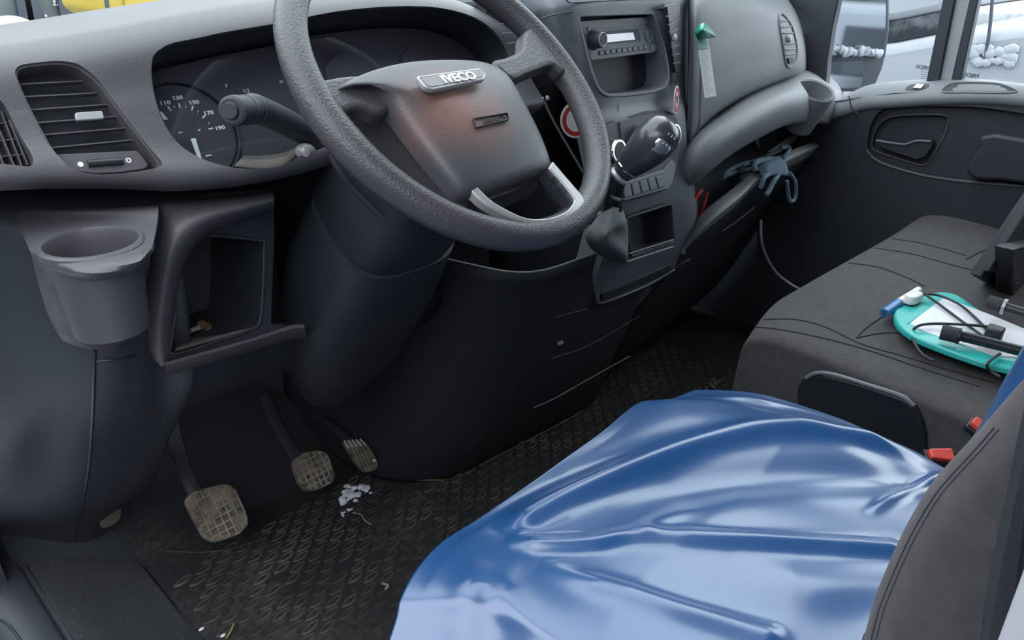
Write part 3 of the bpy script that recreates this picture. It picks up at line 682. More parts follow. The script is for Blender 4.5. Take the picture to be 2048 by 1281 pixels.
# heater and switch panel
hp = S2.T([(1192, 248), (1210, 243), (1290, 222), (1328, 220), (1346, 226), (1355, 242), (1358, 268), (1356, 312), (1348, 362), (1334, 380), (1243, 405), (1238, 398), (1215, 400), (1200, 340)], .002)
panel = slab('heater_panel', S2, rnd(hp, .007), -.008, .004, M_dark, dash, bevel=.002)
iq = S2.T([(1200, 255), (1225, 246), (1300, 228), (1325, 228), (1338, 238), (1345, 262), (1343, 300), (1335, 340), (1262, 362), (1230, 372), (1212, 330)], .004)
slab('heater_plate', S2, rnd(iq, .006), .003, .0055, M_dash, panel, bevel=.0008)
lq = S2.T([(1228, 376), (1262, 362), (1328, 340), (1344, 318), (1352, 330), (1346, 364), (1336, 378), (1250, 402), (1237, 397)], .008)
slab('switch_ledge', S2, rnd(lq, .003), .003, .0085, M_pass, panel, bevel=.001)
def knob(px, py, r, m=M_stack):
    a = S2.tr(px, py, .006); o_ = S2.P(*a, .005)
    k_ = lathe('heater_knob', o_, S2.n, [(r*1.05, 0), (r*1.05, .002), (r*.9, .003), (r*.86, .014), (r*.80, .0165), (0, .017)], M_dark, panel)
    lathe('knob_ring', o_+S2.n*.0135, S2.n, [(r*.80, 0), (r*.98, .0008), (r*.90, .0036), (r*.76, .0036)], M_chrome, k_)
knob(1224, 303, .020); knob(1277, 275, .022); knob(1336, 270, .020)
p0, p1, p2, p3 = S2.T([(1240, 386), (1262, 363), (1323, 349), (1331, 373)], .009)
p0 = S2.tr(1247, 397, .009); e0, e1 = V(S2.tr(1255, 372, .009)), V(S2.tr(1324, 349, .009)); f0, f1 = V(S2.tr(1247, 397, .009)), V(S2.tr(1331, 373, .009))
e0 = V(S2.tr(1243, 372, .009))
slab('switch_frame', S2, [tuple(f0), tuple(f1), tuple(e1), tuple(e0)], .007, .0088, M_black, panel)
for i in range(5):
    t0, t1 = i/5+.012, (i+1)/5-.012
    q = [f0.lerp(f1, t0), f0.lerp(f1, t1), e0.lerp(e1, t1), e0.lerp(e1, t0)]; c = sum(q, V((0, 0)))/4; q = [tuple(c+(v-c)*.90) for v in q]
    slab('switch', S2, q, .008, .0115, M_pass, panel, bevel=.0006)
# right flank of the stack: narrow vent that faces the passenger, sticker below
VF = Fr(W(1352, 80, y=-.285), (.45, .89, 0), (.89, -.45, .10))
VF = Fr(W(1348, 90, y=-.304), (.95, .28, 0), (.28, -.95, .10))
vq = VF.T([(1333, 8), (1358, 4), (1363, 60), (1364, 142), (1350, 145), (1342, 90)])
cv = slab('passenger_air_vent', VF, rnd(vq, .004), -.004, .001, M_black, dash)
for i, (a, b) in enumerate((((1331, 13), (1353, 7)), ((1335, 33), (1352, 27)), ((1338, 49), (1354, 42)), ((1340, 64), (1355, 58)), ((1345, 94), (1358, 90)), ((1347, 110), (1360, 107)), ((1349, 127), (1361, 124)))):
    p, q = VF.tr(*a, .003), VF.tr(*b, .003); slab('slat', VF, [(p[0], p[1]-.001), (q[0], q[1]-.001), (q[0], q[1]+.001), (p[0], p[1]+.001)], .0, .004, M_stack, cv)
a = VF.tr(1351, 75, .005); lathe('vent_tab', VF.P(*a, .001), VF.n, [(.006, 0), (.006, .004), (.004, .006), (0, .0065)], M_white, cv, ns=12)
a = VF.tr(1355, 157, .003); q = disc(VF, a[0], a[1], .010, 20); ringslab('vent_mark', VF, q, [(a[0]+(p[0]-a[0])*.6, a[1]+(p[1]-a[1])*.6) for p in q], 0, .002, M_dark, cv)
def sign(fr, px, py, r, name, label, parent=None):
    a = fr.tr(px, py, .001); t = slab(name, fr, disc(fr, a[0], a[1], r, 32), 0, .0012, M_white, parent)
    if parent is None: tagit(t, label, 'sticker')
    q = disc(fr, a[0], a[1], r*.88, 32); ringslab('red_ring', fr, q, [(a[0]+(p[0]-a[0])*.74, a[1]+(p[1]-a[1])*.74) for p in q], .0011, .0018, M_red, t)
    return t, a
NF = Fr(W(1354, 200, y=-.322), (.95, .35, 0), (.35, -.95, .12))
t, a = sign(NF, 1354, 200, .024, 'round_sticker', 'round white sticker with red ring beside the right air vent of the centre stack')
bm = bmesh.new()
for k in range(3):
    th = .5+k*2.1; d = V((math.cos(th), math.sin(th))); n_ = V((-d.y, d.x))
    slabm(bm, NF, [tuple(V(a)+d*s*.013+n_*w*.0016) for s, w in ((-.6, -1), (1, -1), (1, 1), (-.6, 1))], .0011, .0016)
fin('printed_symbol', bm, M_ink, t)
LF = Fr(W(1140, 245, y=-.24), (.9, -.35, 0), (-.35, -.9, .15))
sign(LF, 1152, 240, .030, 'warning_sticker', 'round white sticker with red ring seen through the right side of the steering wheel')
tube('silver_strip', [W(1084, 196, y=-.235), W(1108, 245, y=-.245), W(1135, 292, y=-.25), W(1166, 345, y=-.255)], .0032, M_silver, dash, flat=.6)
lathe('trim_clip', W(1094, 196, y=-.24), (0, -1, .1), [(.004, 0), (.003, .003), (0, .004)], M_white, dash, ns=12)
# centre air vent, left half visible behind the wheel
for a, b in (((1003, 24), (1016, 22)), ((1000, 49), (1013, 48)), ((1004, 68), (1022, 67)), ((1014, 88), (1030, 86))):
    tube('vent_slat', [W(*a, y=-.245), W(*b, y=-.245)], .0012, M_stack, dash, n=0)
box('vent_cavity', tuple(W(990, 70, y=-.19)-V((.02, 0, .05))), tuple(W(1045, 60, y=-.19)+V((.02, .02, .05))), M_void, dash)

# gear lever, growing out of the stack in its cloth gaiter
gear = empty('gear_lever', W(1222, 440, y=-.40), 'gear lever with bulbous dark knob and chrome shift pattern', 'gear lever')
g0, g1, g2, g3 = W(1222, 430, y=-.39), W(1228, 385, y=-.41), W(1240, 352, y=-.425), W(1262, 330, y=-.435)
kt = W(1322, 268, y=-.470); kd = (kt-g2).normalized()
tube('lever_shaft', [g0 + V((0, .03, -.02)), g0, g1, g2, g2+kd*.02], [.014, .015, .014, .013, .013], M_black, gear, ns=16)
for P_, r in ((g1*.6+g0*.4, .0155), (g1, .0150), (g2, .0165)):
    lathe('shaft_ring', P_-kd*.003, kd, [(r*.85, -.002), (r, 0), (r*1.05, .002), (r, .004), (r*.85, .006)], M_silver, gear)
L_ = (kt-g2).length
lathe('gear_knob', g2, kd, [(.013, .004), (.017, .014), (.0215, .026), (.0265, .042), (.0300, .058), (.0310, .072), (.0290, .086), (.0235, .097), (.0135, .104), (0, .106)], mat('gear_knob_plastic', (.045, .048, .058), .28, coat=.3), gear, ns=40)
kn_ = gear.children[-1]
lathe('knob_collar', g2+kd*.0125, kd, [(.0165, 0), (.0185, .001), (.0190, .0025), (.0180, .004)], M_chrome, gear)
# shift pattern insert lies on the upper right of the knob
tn = RT*.66 + UP*.46 - FW*.68; tn = ((tn-kd*tn.dot(kd)).normalized() + kd*.55).normalized()
IFr = Fr(g2+kd*.072+tn*.0285, kd.cross(tn), tn)
def onknob(a, b, e):
    p = IFr.P(a, b, 0); q = p-(g2+kd*.070); d = q.normalized(); 
    return g2+kd*.070 + d*(.0318+e)
def cap(name, w, l, e0, e1, m, cy=0):
    bm = bmesh.new(); n, k = 8, 10; vs = []
    for i in range(n+1):
        row = []
        for j in range(k+1):
            b = -l/2+l*j/k; ww = w*(1-.25*(abs(j/k-.5)*2)**3)
            row.append(bm.verts.new(onknob(-ww/2+ww*i/n, b+cy, e1 if 0 < i < n and 0 < j < k else e0)))
        vs.append(row)
    for i in range(n):
        for j in range(k): bm.faces.new((vs[i][j], vs[i+1][j], vs[i+1][j+1], vs[i][j+1]))
    return fin(name, bm, m, gear, ang=80)
cap('pattern_rim', .032, .054, -.0012, .0006, M_chrome); cap('pattern_plate', .023, .047, -.0004, .0012, M_stack)
for i, (a, b, s) in enumerate(((-.006, .008, '1'), (0, .008, '3'), (.006, .008, '5'), (-.006, -.006, '2'), (0, -.006, '4'), (.006, -.006, '6'))):
    text('pattern_number', s, IFr, a, b, .0055, .0055, M_white, gear)
a_ = onknob(-.004, .016, .0014); lathe('reverse_mark', a_-tn*.001, tn, [(.0035, 0), (.0035, .0012), (0, .0014)], mat('orange_mark', (.8, .28, .12), .4), gear, ns=14)
gr = [[W(1205, 425, y=-.39), W(1228, 415, y=-.42), W(1240, 425, y=-.42), W(1246, 420, y=-.38)],
      [W(1190, 440, y=-.37), W(1216, 448, y=-.43), W(1247, 450, y=-.425), W(1254, 445, y=-.36)],
      [W(1170, 468, y=-.35), W(1205, 475, y=-.435), W(1232, 470, y=-.42), W(1257, 485, y=-.36)],
      [W(1180, 495, y=-.34), W(1205, 498, y=-.42), W(1248, 505, y=-.41), W(1258, 510, y=-.35)],
      [W(1200, 512, y=-.33), W(1220, 520, y=-.37), W(1250, 526, y=-.375), W(1256, 526, y=-.335)]]
patch('gaiter', gr, M_gaiter, gear, nu=5, nv=4, thick=.002)

# ------------------------------------------------------------------ lower console between the footwells
con = empty('centre_console', (.9, -.1, 0), 'tall black console below the centre stack with drawer slots, standing on the floor', 'console')
def row(*p): return [V(q) for q in p]
cr_ = [row((.60, .30, .56), (.62, .0, .56), (.66, -.20, .56), (.74, -.285, .545), (.90, -.30, .54), (1.06, -.30, .53), (1.18, -.27, .52), (1.22, -.1, .52), (1.24, .3, .52)),
       row((.60, .30, .44), (.62, .0, .44), (.65, -.17, .44), (.74, -.265, .44), (.90, -.285, .44), (1.06, -.285, .44), (1.18, -.25, .44), (1.22, -.1, .44), (1.24, .3, .44)),
       row((.59, .30, .28), (.61, .02, .28), (.64, -.12, .28), (.74, -.215, .28), (.90, -.235, .28), (1.06, -.24, .28), (1.17, -.21, .28), (1.22, -.1, .28), (1.24, .3, .28)),
       row((.59, .32, .12), (.60, .10, .12), (.63, -.06, .12), (.73, -.145, .12), (.90, -.165, .12), (1.06, -.18, .12), (1.16, -.16, .12), (1.22, -.1, .12), (1.24, .3, .12)),
       row((.59, .32, .0), (.60, .12, .0), (.63, .01, .0), (.72, -.075, .0), (.86, -.095, .0), (1.04, -.11, .0), (1.16, -.12, .0), (1.22, -.06, .0), (1.24, .3, .0))]
patch('console_body', cr_, M_dark, con, nu=5, nv=5, thick=.006)
LW = .0013
tube('console_seam', [W(1068, 816, y=-.222), W(1110, 797, y=-.232), W(1170, 763, y=-.238), W(1225, 732, y=-.243), W(1260, 713, y=-.247)], .0014, M_stack, con)
tube('drawer_lip', [W(1196, 575, y=-.292), W(1197, 600, y=-.292), W(1204, 606, y=-.292), W(1250, 590, y=-.297), W(1300, 568, y=-.298), W(1348, 540, y=-.296)], .0026, M_stack, con)
tube('drawer_seam', [W(1201, 589, y=-.291), W(1255, 566, y=-.296), W(1330, 533, y=-.296)], .0013, M_silver, con)
slab('drawer_slot', Fr((0, -.292, .48), (1, 0, 0), (0, -1, .2)), Fr((0, -.292, .48), (1, 0, 0), (0, -1, .2)).T([(1205, 590), (1338, 533), (1346, 540), (1206, 602)]), -.01, .001, M_black, con)
tube('panel_seam', [W(1105, 717, y=-.262), W(1180, 690, y=-.265), W(1280, 632, y=-.27)], .0009, M_dash, con)
tube('panel_seam', [W(1110, 635, y=-.285), W(1175, 618, y=-.29)], .0008, M_dash, con)
a = W(1120, 686, y=-.262); slab('small_label', Fr(a, (1, 0, 0), (0, -1, .3)), [(-.006, -.003), (.006, -.003), (.006, .003), (-.006, .003)], -.002, .003, M_silver, con)
lathe('trim_bolt', W(1366, 503, y=-.305), (0, -1, .2), [(.008, -.01), (.008, .002), (.005, .004), (0, .004)], M_stack, con)

# ------------------------------------------------------------------ passenger side of the dashboard
lid = [[W(1378, -60, y=-.16), W(1384, -50, y=-.20), W(1410, -50, y=-.21), W(1450, -50, y=-.21), W(1500, -45, y=-.20), W(1535, -30, y=-.19), W(1556, -20, y=-.17), W(1566, -20, y=-.12)],
       [W(1376, 5, y=-.23), W(1384, 2, y=-.275), W(1408, 0, y=-.29), W(1450, -3, y=-.29), W(1500, 0, y=-.285), W(1545, 14, y=-.275), W(1577, 22, y=-.255), W(1592, 24, y=-.19)],
       [W(1376, 95, y=-.25), W(1384, 95, y=-.30), W(1406, 88, y=-.31), W(1448, 75, y=-.312), W(1500, 60, y=-.307), W(1552, 60, y=-.297), W(1592, 64, y=-.275), W(1606, 64, y=-.20)],
       [W(1374, 210, y=-.26), W(1382, 210, y=-.31), W(1404, 185, y=-.318), W(1443, 155, y=-.32), W(1500, 125, y=-.315), W(1556, 110, y=-.305), W(1600, 103, y=-.285), W(1614, 100, y=-.20)],
       [W(1368, 296, y=-.26), W(1380, 290, y=-.31), W(1401, 250, y=-.318), W(1438, 214, y=-.32), W(1500, 178, y=-.316), W(1558, 155, y=-.306), W(1600, 139, y=-.288), W(1616, 130, y=-.20)],
       [W(1367, 312, y=-.25), W(1379, 306, y=-.285), W(1402, 263, y=-.29), W(1440, 226, y=-.292), W(1500, 189, y=-.288), W(1560, 164, y=-.28), W(1600, 150, y=-.265), W(1616, 140, y=-.19)]]
gl = patch('glovebox_lid', lid, M_pass, dash, nu=4, nv=4, thick=.02, ang=50)
bake(gl)
vpx = smooth2([(1558, 30), (1566, 30), (1582, 52), (1592, 90), (1592, 118), (1583, 133), (1572, 130), (1565, 92), (1559, 55)], 3)
pv = plate('passenger_end_vent', gl, vpx, -.004, .0012, M_black, dash)
tube('vent_rim', drape(gl, vpx, .001), .0026, M_pass, pv, n=0, closed=True)
for (a, b) in (((1562, 43), (1574, 41)), ((1563, 55), (1581, 53)), ((1565, 67), (1585, 66)), ((1568, 89), (1589, 87)), ((1570, 100), (1590, 98)), ((1571, 110), (1590, 108))):
    tube('slat', drape(gl, [a, ((a[0]+b[0])/2, (a[1]+b[1])/2), b], .002), .0013, M_pass, pv, n=0)
q = drape(gl, [(1575, 78)], .002)[0]; lathe('vent_tab', q, (.1, -1, .1), [(.008, 0), (.008, .003), (.005, .006), (0, .0065)], M_silver, pv, ns=12)
plate('thumbwheel', gl, [(1573, 117), (1583, 115), (1585, 126), (1576, 128)], 0, .004, M_dark, pv)

A = [(1368, 318, -.27), (1400, 266, -.275), (1442, 230, -.27), (1500, 190, -.262), (1560, 165, -.25), (1600, 151, -.235), (1645, 155, -.20), (1672, 175, -.16)]
A2 = [(1366, 328, -.295), (1400, 275, -.305), (1443, 240, -.305), (1500, 201, -.298), (1560, 174, -.288), (1602, 160, -.275), (1655, 168, -.245), (1676, 182, -.19)]
B = [(1366, 337, -.31), (1399, 284, -.33), (1445, 250, -.335), (1500, 214, -.333), (1560, 188, -.326), (1606, 177, -.315), (1662, 188, -.285), (1678, 195, -.20)]
Cc = [(1367, 346, -.318), (1398, 300, -.345), (1446, 266, -.355), (1500, 232, -.357), (1560, 205, -.352), (1610, 201, -.340), (1658, 210, -.31), (1676, 212, -.21)]
Dd = [(1371, 355, -.318), (1398, 329, -.345), (1448, 291, -.355), (1500, 262, -.357), (1560, 234, -.352), (1612, 229, -.338), (1651, 236, -.305), (1668, 236, -.21)]
Ee = [(1373, 360, -.30), (1400, 334, -.325), (1450, 296, -.33), (1500, 267, -.33), (1560, 239, -.325), (1612, 234, -.31), (1650, 240, -.28), (1664, 238, -.20)]
rows = [[W(a, b, y=c) for a, b, c in r] for r in (A, A2, B, Cc, Dd, Ee)] 
rows.append([p + V((0, .13, .02)) for p in rows[-1]])
shf = patch('passenger_shelf', rows, M_pass, dash, nu=4, nv=4, thick=.012, ang=60)
# cup holder at the far end
bake(shf)
o = drape(shf, [(1630, 182)], 0)[0]; o = CP + (o-CP)*.982
AX = V((-.20, -.32, .93)).normalized()
c2 = lathe('cutter', o-AX*.08, AX, [(0, 0), (.030, 0), (.038, .05), (.038, .16), (0, .16)], M_dark)
cut(shf, [c2], 60)
lathe('passenger_cup_holder', o-AX*.088, AX, [(0, 0), (.026, .0), (.0370, .080), (.0385, .090), (.0425, .0925), (.0455, .088), (.0450, .080), (.042, .05), (.032, -.01), (0, -.012)], M_pass, dash, ns=40)

# open tray under the shelf
lipo = [(1362, 492, -.30), (1378, 482, -.315), (1405, 455, -.335), (1440, 425, -.345), (1480, 393, -.347), (1525, 350, -.342), (1570, 322, -.335), (1640, 290, -.30)]
lipi = [(1366, 474, -.29), (1381, 462, -.302), (1408, 428, -.318), (1440, 400, -.325), (1475, 373, -.325), (1515, 338, -.32), (1560, 312, -.315), (1632, 282, -.28)]
Lo = [W(a, b, y=c) for a, b, c in lipo]; Li = [W(a, b, y=c) for a, b, c in lipi]
patch('tray_lip', [[p+V((0, .012, -.03)) for p in Lo], [p+V((0, .002, -.008)) for p in Lo], Lo, Li, [p+V((0, .008, -.006)) for p in Li], [p+V((0, .012, -.04)) for p in Li]], M_pass, dash, nu=4, nv=2, thick=.0)
patch('tray', [[p+V((0, .010, -.03)) for p in Li], [p+V((0, .05, -.055)) for p in Li], [p+V((0, .15, -.05)) for p in Li], [p+V((0, .17, .02)) for p in Li], [p+V((.0, .16, .22)) for p in Li]], M_kick, dash, nu=3, nv=4)
patch('lower_passenger_panel', [[p+V((0, .010, -.026)) for p in Lo], [p+V((0, .03, -.07)) for p in Lo], [V((p.x, p.y+.08, p.z-.16)) for p in Lo], [V((p.x, p.y+.20, .15)) for p in Lo], [V((p.x, p.y+.30, .0)) for p in Lo]], M_kick, dash, nu=3, nv=4)
tube('panel_seam', [W(1446, 462, y=-.325), W(1480, 438, y=-.325), W(1508, 415, y=-.325)], .0012, M_dash, dash)

# things on and around the dashboard
TF = Fr(W(1413, 120, y=-.335), (1, -.03, 0), (.03, -1, .10))
tq = TF.T([(1396, 97), (1419, 96), (1432, 192), (1409, 196)])
tag_ = slab('paper_tag', TF, tq, 0, .0006, M_paper, smooth=False)
tagit(tag_, 'long white printed paper tag hanging on the glovebox lid below the green ribbon', 'tag')
for i in range(21):
    t = .04+i*.045; w = .62 if i % 5 else .4
    a = V(tq[0]).lerp(V(tq[3]), t); b = V(tq[1]).lerp(V(tq[2]), t); p, q = a.lerp(b, .15), a.lerp(b, .15+w*(.8+.2*math.sin(i*5.)))
    bm = bmesh.new(); h = .0007; slabm(bm, TF, [(p.x, p.y-.00035), (q.x, q.y-.00035), (q.x, q.y+.00035), (p.x, p.y+.00035)], h, h+.0003)
    fin('printed_line', bm, mat('faded_ink', (.42, .44, .47), .8) if i == 0 else bpy.data.materials['faded_ink'], tag_, smooth=False)
bm = bmesh.new()
rb = empty('green_ribbon', TF.P(*TF.tr(1410, 60), .004), 'crumpled green foil ribbon clipped to the left edge of the glovebox lid', 'ribbon')
rw = [[W(1390, 62, y=-.335), W(1398, 50, y=-.345), W(1408, 46, y=-.350), W(1420, 56, y=-.345), W(1434, 74, y=-.335)],
      [W(1391, 70, y=-.345), W(1400, 62, y=-.362), W(1410, 60, y=-.366), W(1420, 66, y=-.352), W(1430, 74, y=-.338)],
      [W(1396, 80, y=-.338), W(1404, 80, y=-.350), W(1413, 78, y=-.352), W(1420, 76, y=-.345), W(1424, 76, y=-.336)]]
patch('ribbon_bow', rw, M_green, rb, nu=5, nv=5, thick=.0012)
patch('ribbon_tail', [[W(1394, 76, y=-.337), W(1406, 78, y=-.343), W(1416, 78, y=-.337)], [W(1394, 88, y=-.336), W(1406, 88, y=-.338), W(1417, 87, y=-.336)], [W(1396, 99, y=-.336), W(1407, 99, y=-.337), W(1418, 97, y=-.336)]], mat('pale_green_film', (.35, .60, .52), .3), rb, thick=.0006)
tube('ribbon_end', [W(1425, 70, y=-.338), W(1433, 78, y=-.337)], .001, M_white, rb, n=3)

# red handled pliers and gloves in the tray
pl2 = empty('pliers', W(1398, 420, y=-.29), 'pair of red-handled pliers standing in the left end of the passenger tray', 'pliers')
tube('handle', [W(1405, 380, y=-.29), W(1394, 392, y=-.29), W(1386, 410, y=-.29), W(1392, 422, y=-.285), W(1390, 436, y=-.28), W(1396, 446, y=-.275)], [.003, .0042, .004, .0036, .006, .007], M_red, pl2)
tube('handle', [W(1416, 384, y=-.28), W(1412, 398, y=-.28), W(1406, 418, y=-.28), W(1400, 434, y=-.275), W(1396, 448, y=-.272)], [.003, .0036, .0036, .0040, .006], M_red, pl2)
tube('jaws', [W(1396, 446, y=-.275), W(1392, 462, y=-.262)], [.006, .005], M_dark, pl2, n=3)
gv = empty('work_glove', W(1540, 335, y=-.33), 'grey-blue knitted work glove draped over the tray edge, fingers hanging down', 'glove')
patch('palm', [[W(1500, 322, y=-.30), W(1530, 318, y=-.315), W(1552, 312, y=-.32), W(1570, 318, y=-.325)],
               [W(1512, 336, y=-.325), W(1534, 330, y=-.347), W(1554, 325, y=-.352), W(1575, 335, y=-.345)],
               [W(1522, 348, y=-.345), W(1540, 352, y=-.360), W(1558, 350, y=-.362), W(1580, 352, y=-.352)]], M_glove, gv, nu=4, nv=4, thick=.005)
for q, r in (([(1578, 345, -.352), (1590, 362, -.356), (1592, 385, -.358), (1588, 400, -.358), (1580, 402, -.358), (1576, 385, -.356), (1574, 362, -.354)], .0045),
             ([(1556, 350, -.358), (1548, 362, -.362), (1540, 378, -.362), (1532, 390, -.360)], .006),
             ([(1536, 350, -.355), (1528, 356, -.360), (1524, 368, -.360), (1520, 376, -.358)], .0055),
             ([(1566, 318, -.328), (1578, 302, -.32), (1576, 294, -.312), (1562, 296, -.305)], .005),
             ([(1545, 318, -.33), (1520, 322, -.33), (1508, 330, -.332), (1512, 342, -.34)], .006)):
    tube('finger', [W(a, b, y=c) for a, b, c in q], r, M_glove, gv, n=5)
g2v = empty('crumpled_glove', W(1480, 340, y=-.27), 'dark grey glove lying crumpled inside the tray', 'glove')
for q, r in (([(1446, 358, -.30), (1452, 346, -.295), (1470, 334, -.285), (1495, 325, -.28), (1520, 322, -.28)], .0055),
             ([(1482, 342, -.29), (1487, 330, -.285), (1505, 324, -.28), (1530, 314, -.27), (1560, 300, -.26)], .006),
             ([(1448, 350, -.285), (1466, 344, -.275), (1490, 338, -.265), (1520, 330, -.255)], .010),
             ([(1486, 356, -.29), (1498, 350, -.29), (1510, 352, -.30)], .008)):
    tube('finger', [W(a, b, y=c) for a, b, c in q], r, M_glove, g2v, n=5, flat=.7)
M_card = mat('worn_card', (.32, .28, .24), .7)
nb = Fr(W(1560, 290, y=-.24), (W(1600, 265, y=-.25)-W(1530, 305, y=-.25)), (0, -.6, .9))
nq = nb.T([(1535, 304), (1595, 262), (1601, 264), (1592, 280), (1570, 293), (1545, 304)])
tagit(slab('notebook', nb, rnd(nq, .003), -.006, 0, M_card, bevel=.001), 'small worn brown notebook sticking out of the passenger tray', 'notebook')
bpy.data.objects['notebook']['label'] = 'worn brown notebook corner sticking out of the tray above the gloves'
cw = tube('loose_cable', [W(1522, 440, y=-.42), W(1523, 480, y=-.43), W(1532, 512, y=-.44), W(1552, 545, y=-.46), W(1580, 568, y=-.49), W(1612, 586, y=-.53)], .0026, mat('pale_cable', (.10, .10, .11), .5))
tagit(cw, 'thin grey cable hanging down in the passenger footwell behind the bench', 'cable')

# ------------------------------------------------------------------ passenger door and its window
DF = Fr((1.845, 0, 0), (0, -1, 0), (-1, 0, 0))
door = empty('door_1', (1.86, -.6, .0), kind='structure')
dp_ = DF.T([(1655, 205), (1690, 200), (1720, 195), (1790, 186), (1890, 183), (2048, 186)]) + [(1.25, .74), (1.25, .02), (.22, .02), (.16, .40)]
dpan = slab('door_panel', DF, dp_, -.035, 0, M_kick, door)
rq = DF.T([(1733, 303), (1736, 270), (1745, 240), (1765, 218), (1800, 212), (1860, 211), (1960, 214), (2060, 228)]) + [(1.02, .70), (1.02, .52)] + DF.T([(2060, 374), (1960, 366), (1900, 360), (1840, 350), (1780, 333), (1748, 318)])
bowl = DF.T([(1744, 292), (1750, 262), (1766, 242), (1792, 232), (1850, 229), (1890, 231), (1898, 240), (1892, 262), (1880, 288), (1862, 318), (1848, 330), (1825, 326), (1780, 312), (1752, 302)], -.018)
cut(dpan, [cutf(DF, smooth2(rq, 2), -.018, .03), cutf(DF, smooth2(bowl, 2), -.032, .0)])
tube('recess_edge', [DF.P(*p, -.0008) for p in DF.T([(1733, 300), (1748, 318), (1780, 333), (1840, 350), (1900, 360), (1960, 366), (2060, 374)])], .0035, M_dash, door)
tube('recess_edge', [DF.P(*p, -.0008) for p in DF.T([(1733, 300), (1736, 270), (1745, 240), (1765, 218), (1800, 212), (1860, 211), (1960, 214), (2060, 228)])], .002, M_kick, door)
tube('bowl_rim', [DF.P(*p, -.017) for p in smooth2(bowl, 3)], .0022, M_dash, door, n=0, closed=True)
hq = DF.T([(1751, 280), (1775, 284), (1808, 288), (1822, 284), (1834, 281), (1862, 283), (1864, 290), (1850, 312), (1832, 320), (1800, 310), (1760, 296)], .0)
dh = slab('door_handle', DF, rnd(hq, .004), -.028, -.006, M_dark, door, bevel=.003)
tube('handle_edge', [DF.P(*p, -.005) for p in DF.T([(1752, 281), (1775, 285), (1808, 289), (1820, 286), (1834, 282), (1862, 283)], -.005)], .003, M_stack, dh)
aq = DF.T([(1995, 265), (1965, 290), (1945, 320), (1937, 338), (1950, 352), (1975, 358), (2060, 366)]) + [(1.0, .56), (1.0, .66)]
slab('armrest', DF, smooth2(aq, 2), -.018, .022, M_kick, door, bevel=.008, seg=3)
sill_i = [(1640, 206, 1.86), (1668, 205, 1.86), (1702, 186, 1.875), (1730, 173, 1.885), (1770, 165, 1.89), (1850, 160, 1.89), (1900, 158, 1.89), (1960, 160, 1.89), (2000, 164, 1.89), (2060, 172, 1.89)]
sill_o = [(1640, 222, 1.835), (1668, 222, 1.835), (1702, 212, 1.838), (1730, 204, 1.838), (1770, 200, 1.838), (1850, 194, 1.838), (1900, 191, 1.838), (1960, 190, 1.838), (2000, 191, 1.838), (2060, 196, 1.838)]
I_ = [W(a, b, x=c) for a, b, c in sill_i]; O_ = [W(a, b, x=c) for a, b, c in sill_o]
Mi = [(a*.45+b*.55) + V((0, 0, .012)) for a, b in zip(I_, O_)]
dsill = patch('door_sill', [[p+V((.0, 0, -.03)) for p in I_], I_, Mi, O_, [p+V((.004, 0, -.02)) for p in O_], [p+V((.03, 0, -.024)) for p in O_]], M_pass, door, nu=4, nv=4, thick=.0)
g = smooth2([(1884, 184), (1900, 168), (1935, 165), (1990, 167), (2018, 174), (2034, 184), (1990, 186), (1930, 185)], 3)
sp2 = plate('demister_grille', dsill, g, -.003, .001, M_dark, door)
tube('grille_rim', drape(dsill, g, .0008), .0022, M_pass, sp2, n=0, closed=True)
lk = plate('lock_recess', dsill, smooth2([(1811, 180), (1822, 170), (1858, 168), (1852, 177), (1835, 181)], 2), -.002, .0012, M_black, door)
plate('lock_button', dsill, [(1826, 178), (1834, 170), (1850, 171), (1842, 179)], 0, .004, M_silver, lk)
tube('door_gap', [W(1698, 192, x=1.835), W(1702, 212, x=1.835), W(1710, 224, x=1.835), W(1716, 228, x=1.835)], .0016, M_rubber, door)
GF = Fr((1.892, 0, 0), (0, -1, 0), (-1, 0, 0))
def bar(name, L, R, x0, x1, m, **kw):
    f = Fr((x1, 0, 0), (0, -1, 0), (-1, 0, 0)); a = [f.tr(*p) for p in (L[0], R[0], R[1], L[1])]
    d1 = V(a[0])-V(a[3]); d2 = V(a[1])-V(a[2]); a[0] = tuple(V(a[0])+d1*2.0); a[1] = tuple(V(a[1])+d2*2.0); a[2] = tuple(V(a[2])-d2*.2); a[3] = tuple(V(a[3])-d1*.2)
    return slab(name, f, a, x1-x0 if x1 < x0 else x0-x1, 0, m, kind='structure', **kw)
bar('trim_9', ((1885, 0), (1853, 158)), ((1910, 0), (1879, 158)), 1.90, 1.872, M_rubber, bevel=.003)
bar('trim_10', ((1910, 0), (1879, 158)), ((1939, 0), (1903, 158)), 1.905, 1.880, M_bodywhite)
bar('trim_11', ((1939, 0), (1903, 158)), ((1957, 0), (1923, 158)), 1.90, 1.872, M_rubber, bevel=.003)
tube('trim_12', [W(1679, 2, x=1.87), W(1664, 60, x=1.87), W(1656, 110, x=1.87), W(1650, 180, x=1.87)], .004, M_rubber, kind='structure')
for nm, pts in (('window_2', [(.12, .70), (.12, 1.0), (-.25, 1.45), (.75, 1.45)] ), ('window_3', None)):
    if nm == 'window_2': a = [(.20, .70), (.08, .95), (.10, 1.48)] + [(.72, 1.48)] + [GF.tr(1895, 20), GF.tr(1866, 170)]
    else: a = [GF.tr(1890, 170), GF.tr(1925, 20), (.72, 1.48), (1.25, 1.48), (1.25, .74)]
    slab(nm, GF, a, -.004, 0, M_glass, kind='structure', smooth=False)
OF = Fr((1.897, 0, 0), (0, 1, 0), (1, 0, 0))      # outer face of the glass: the print reads from outside
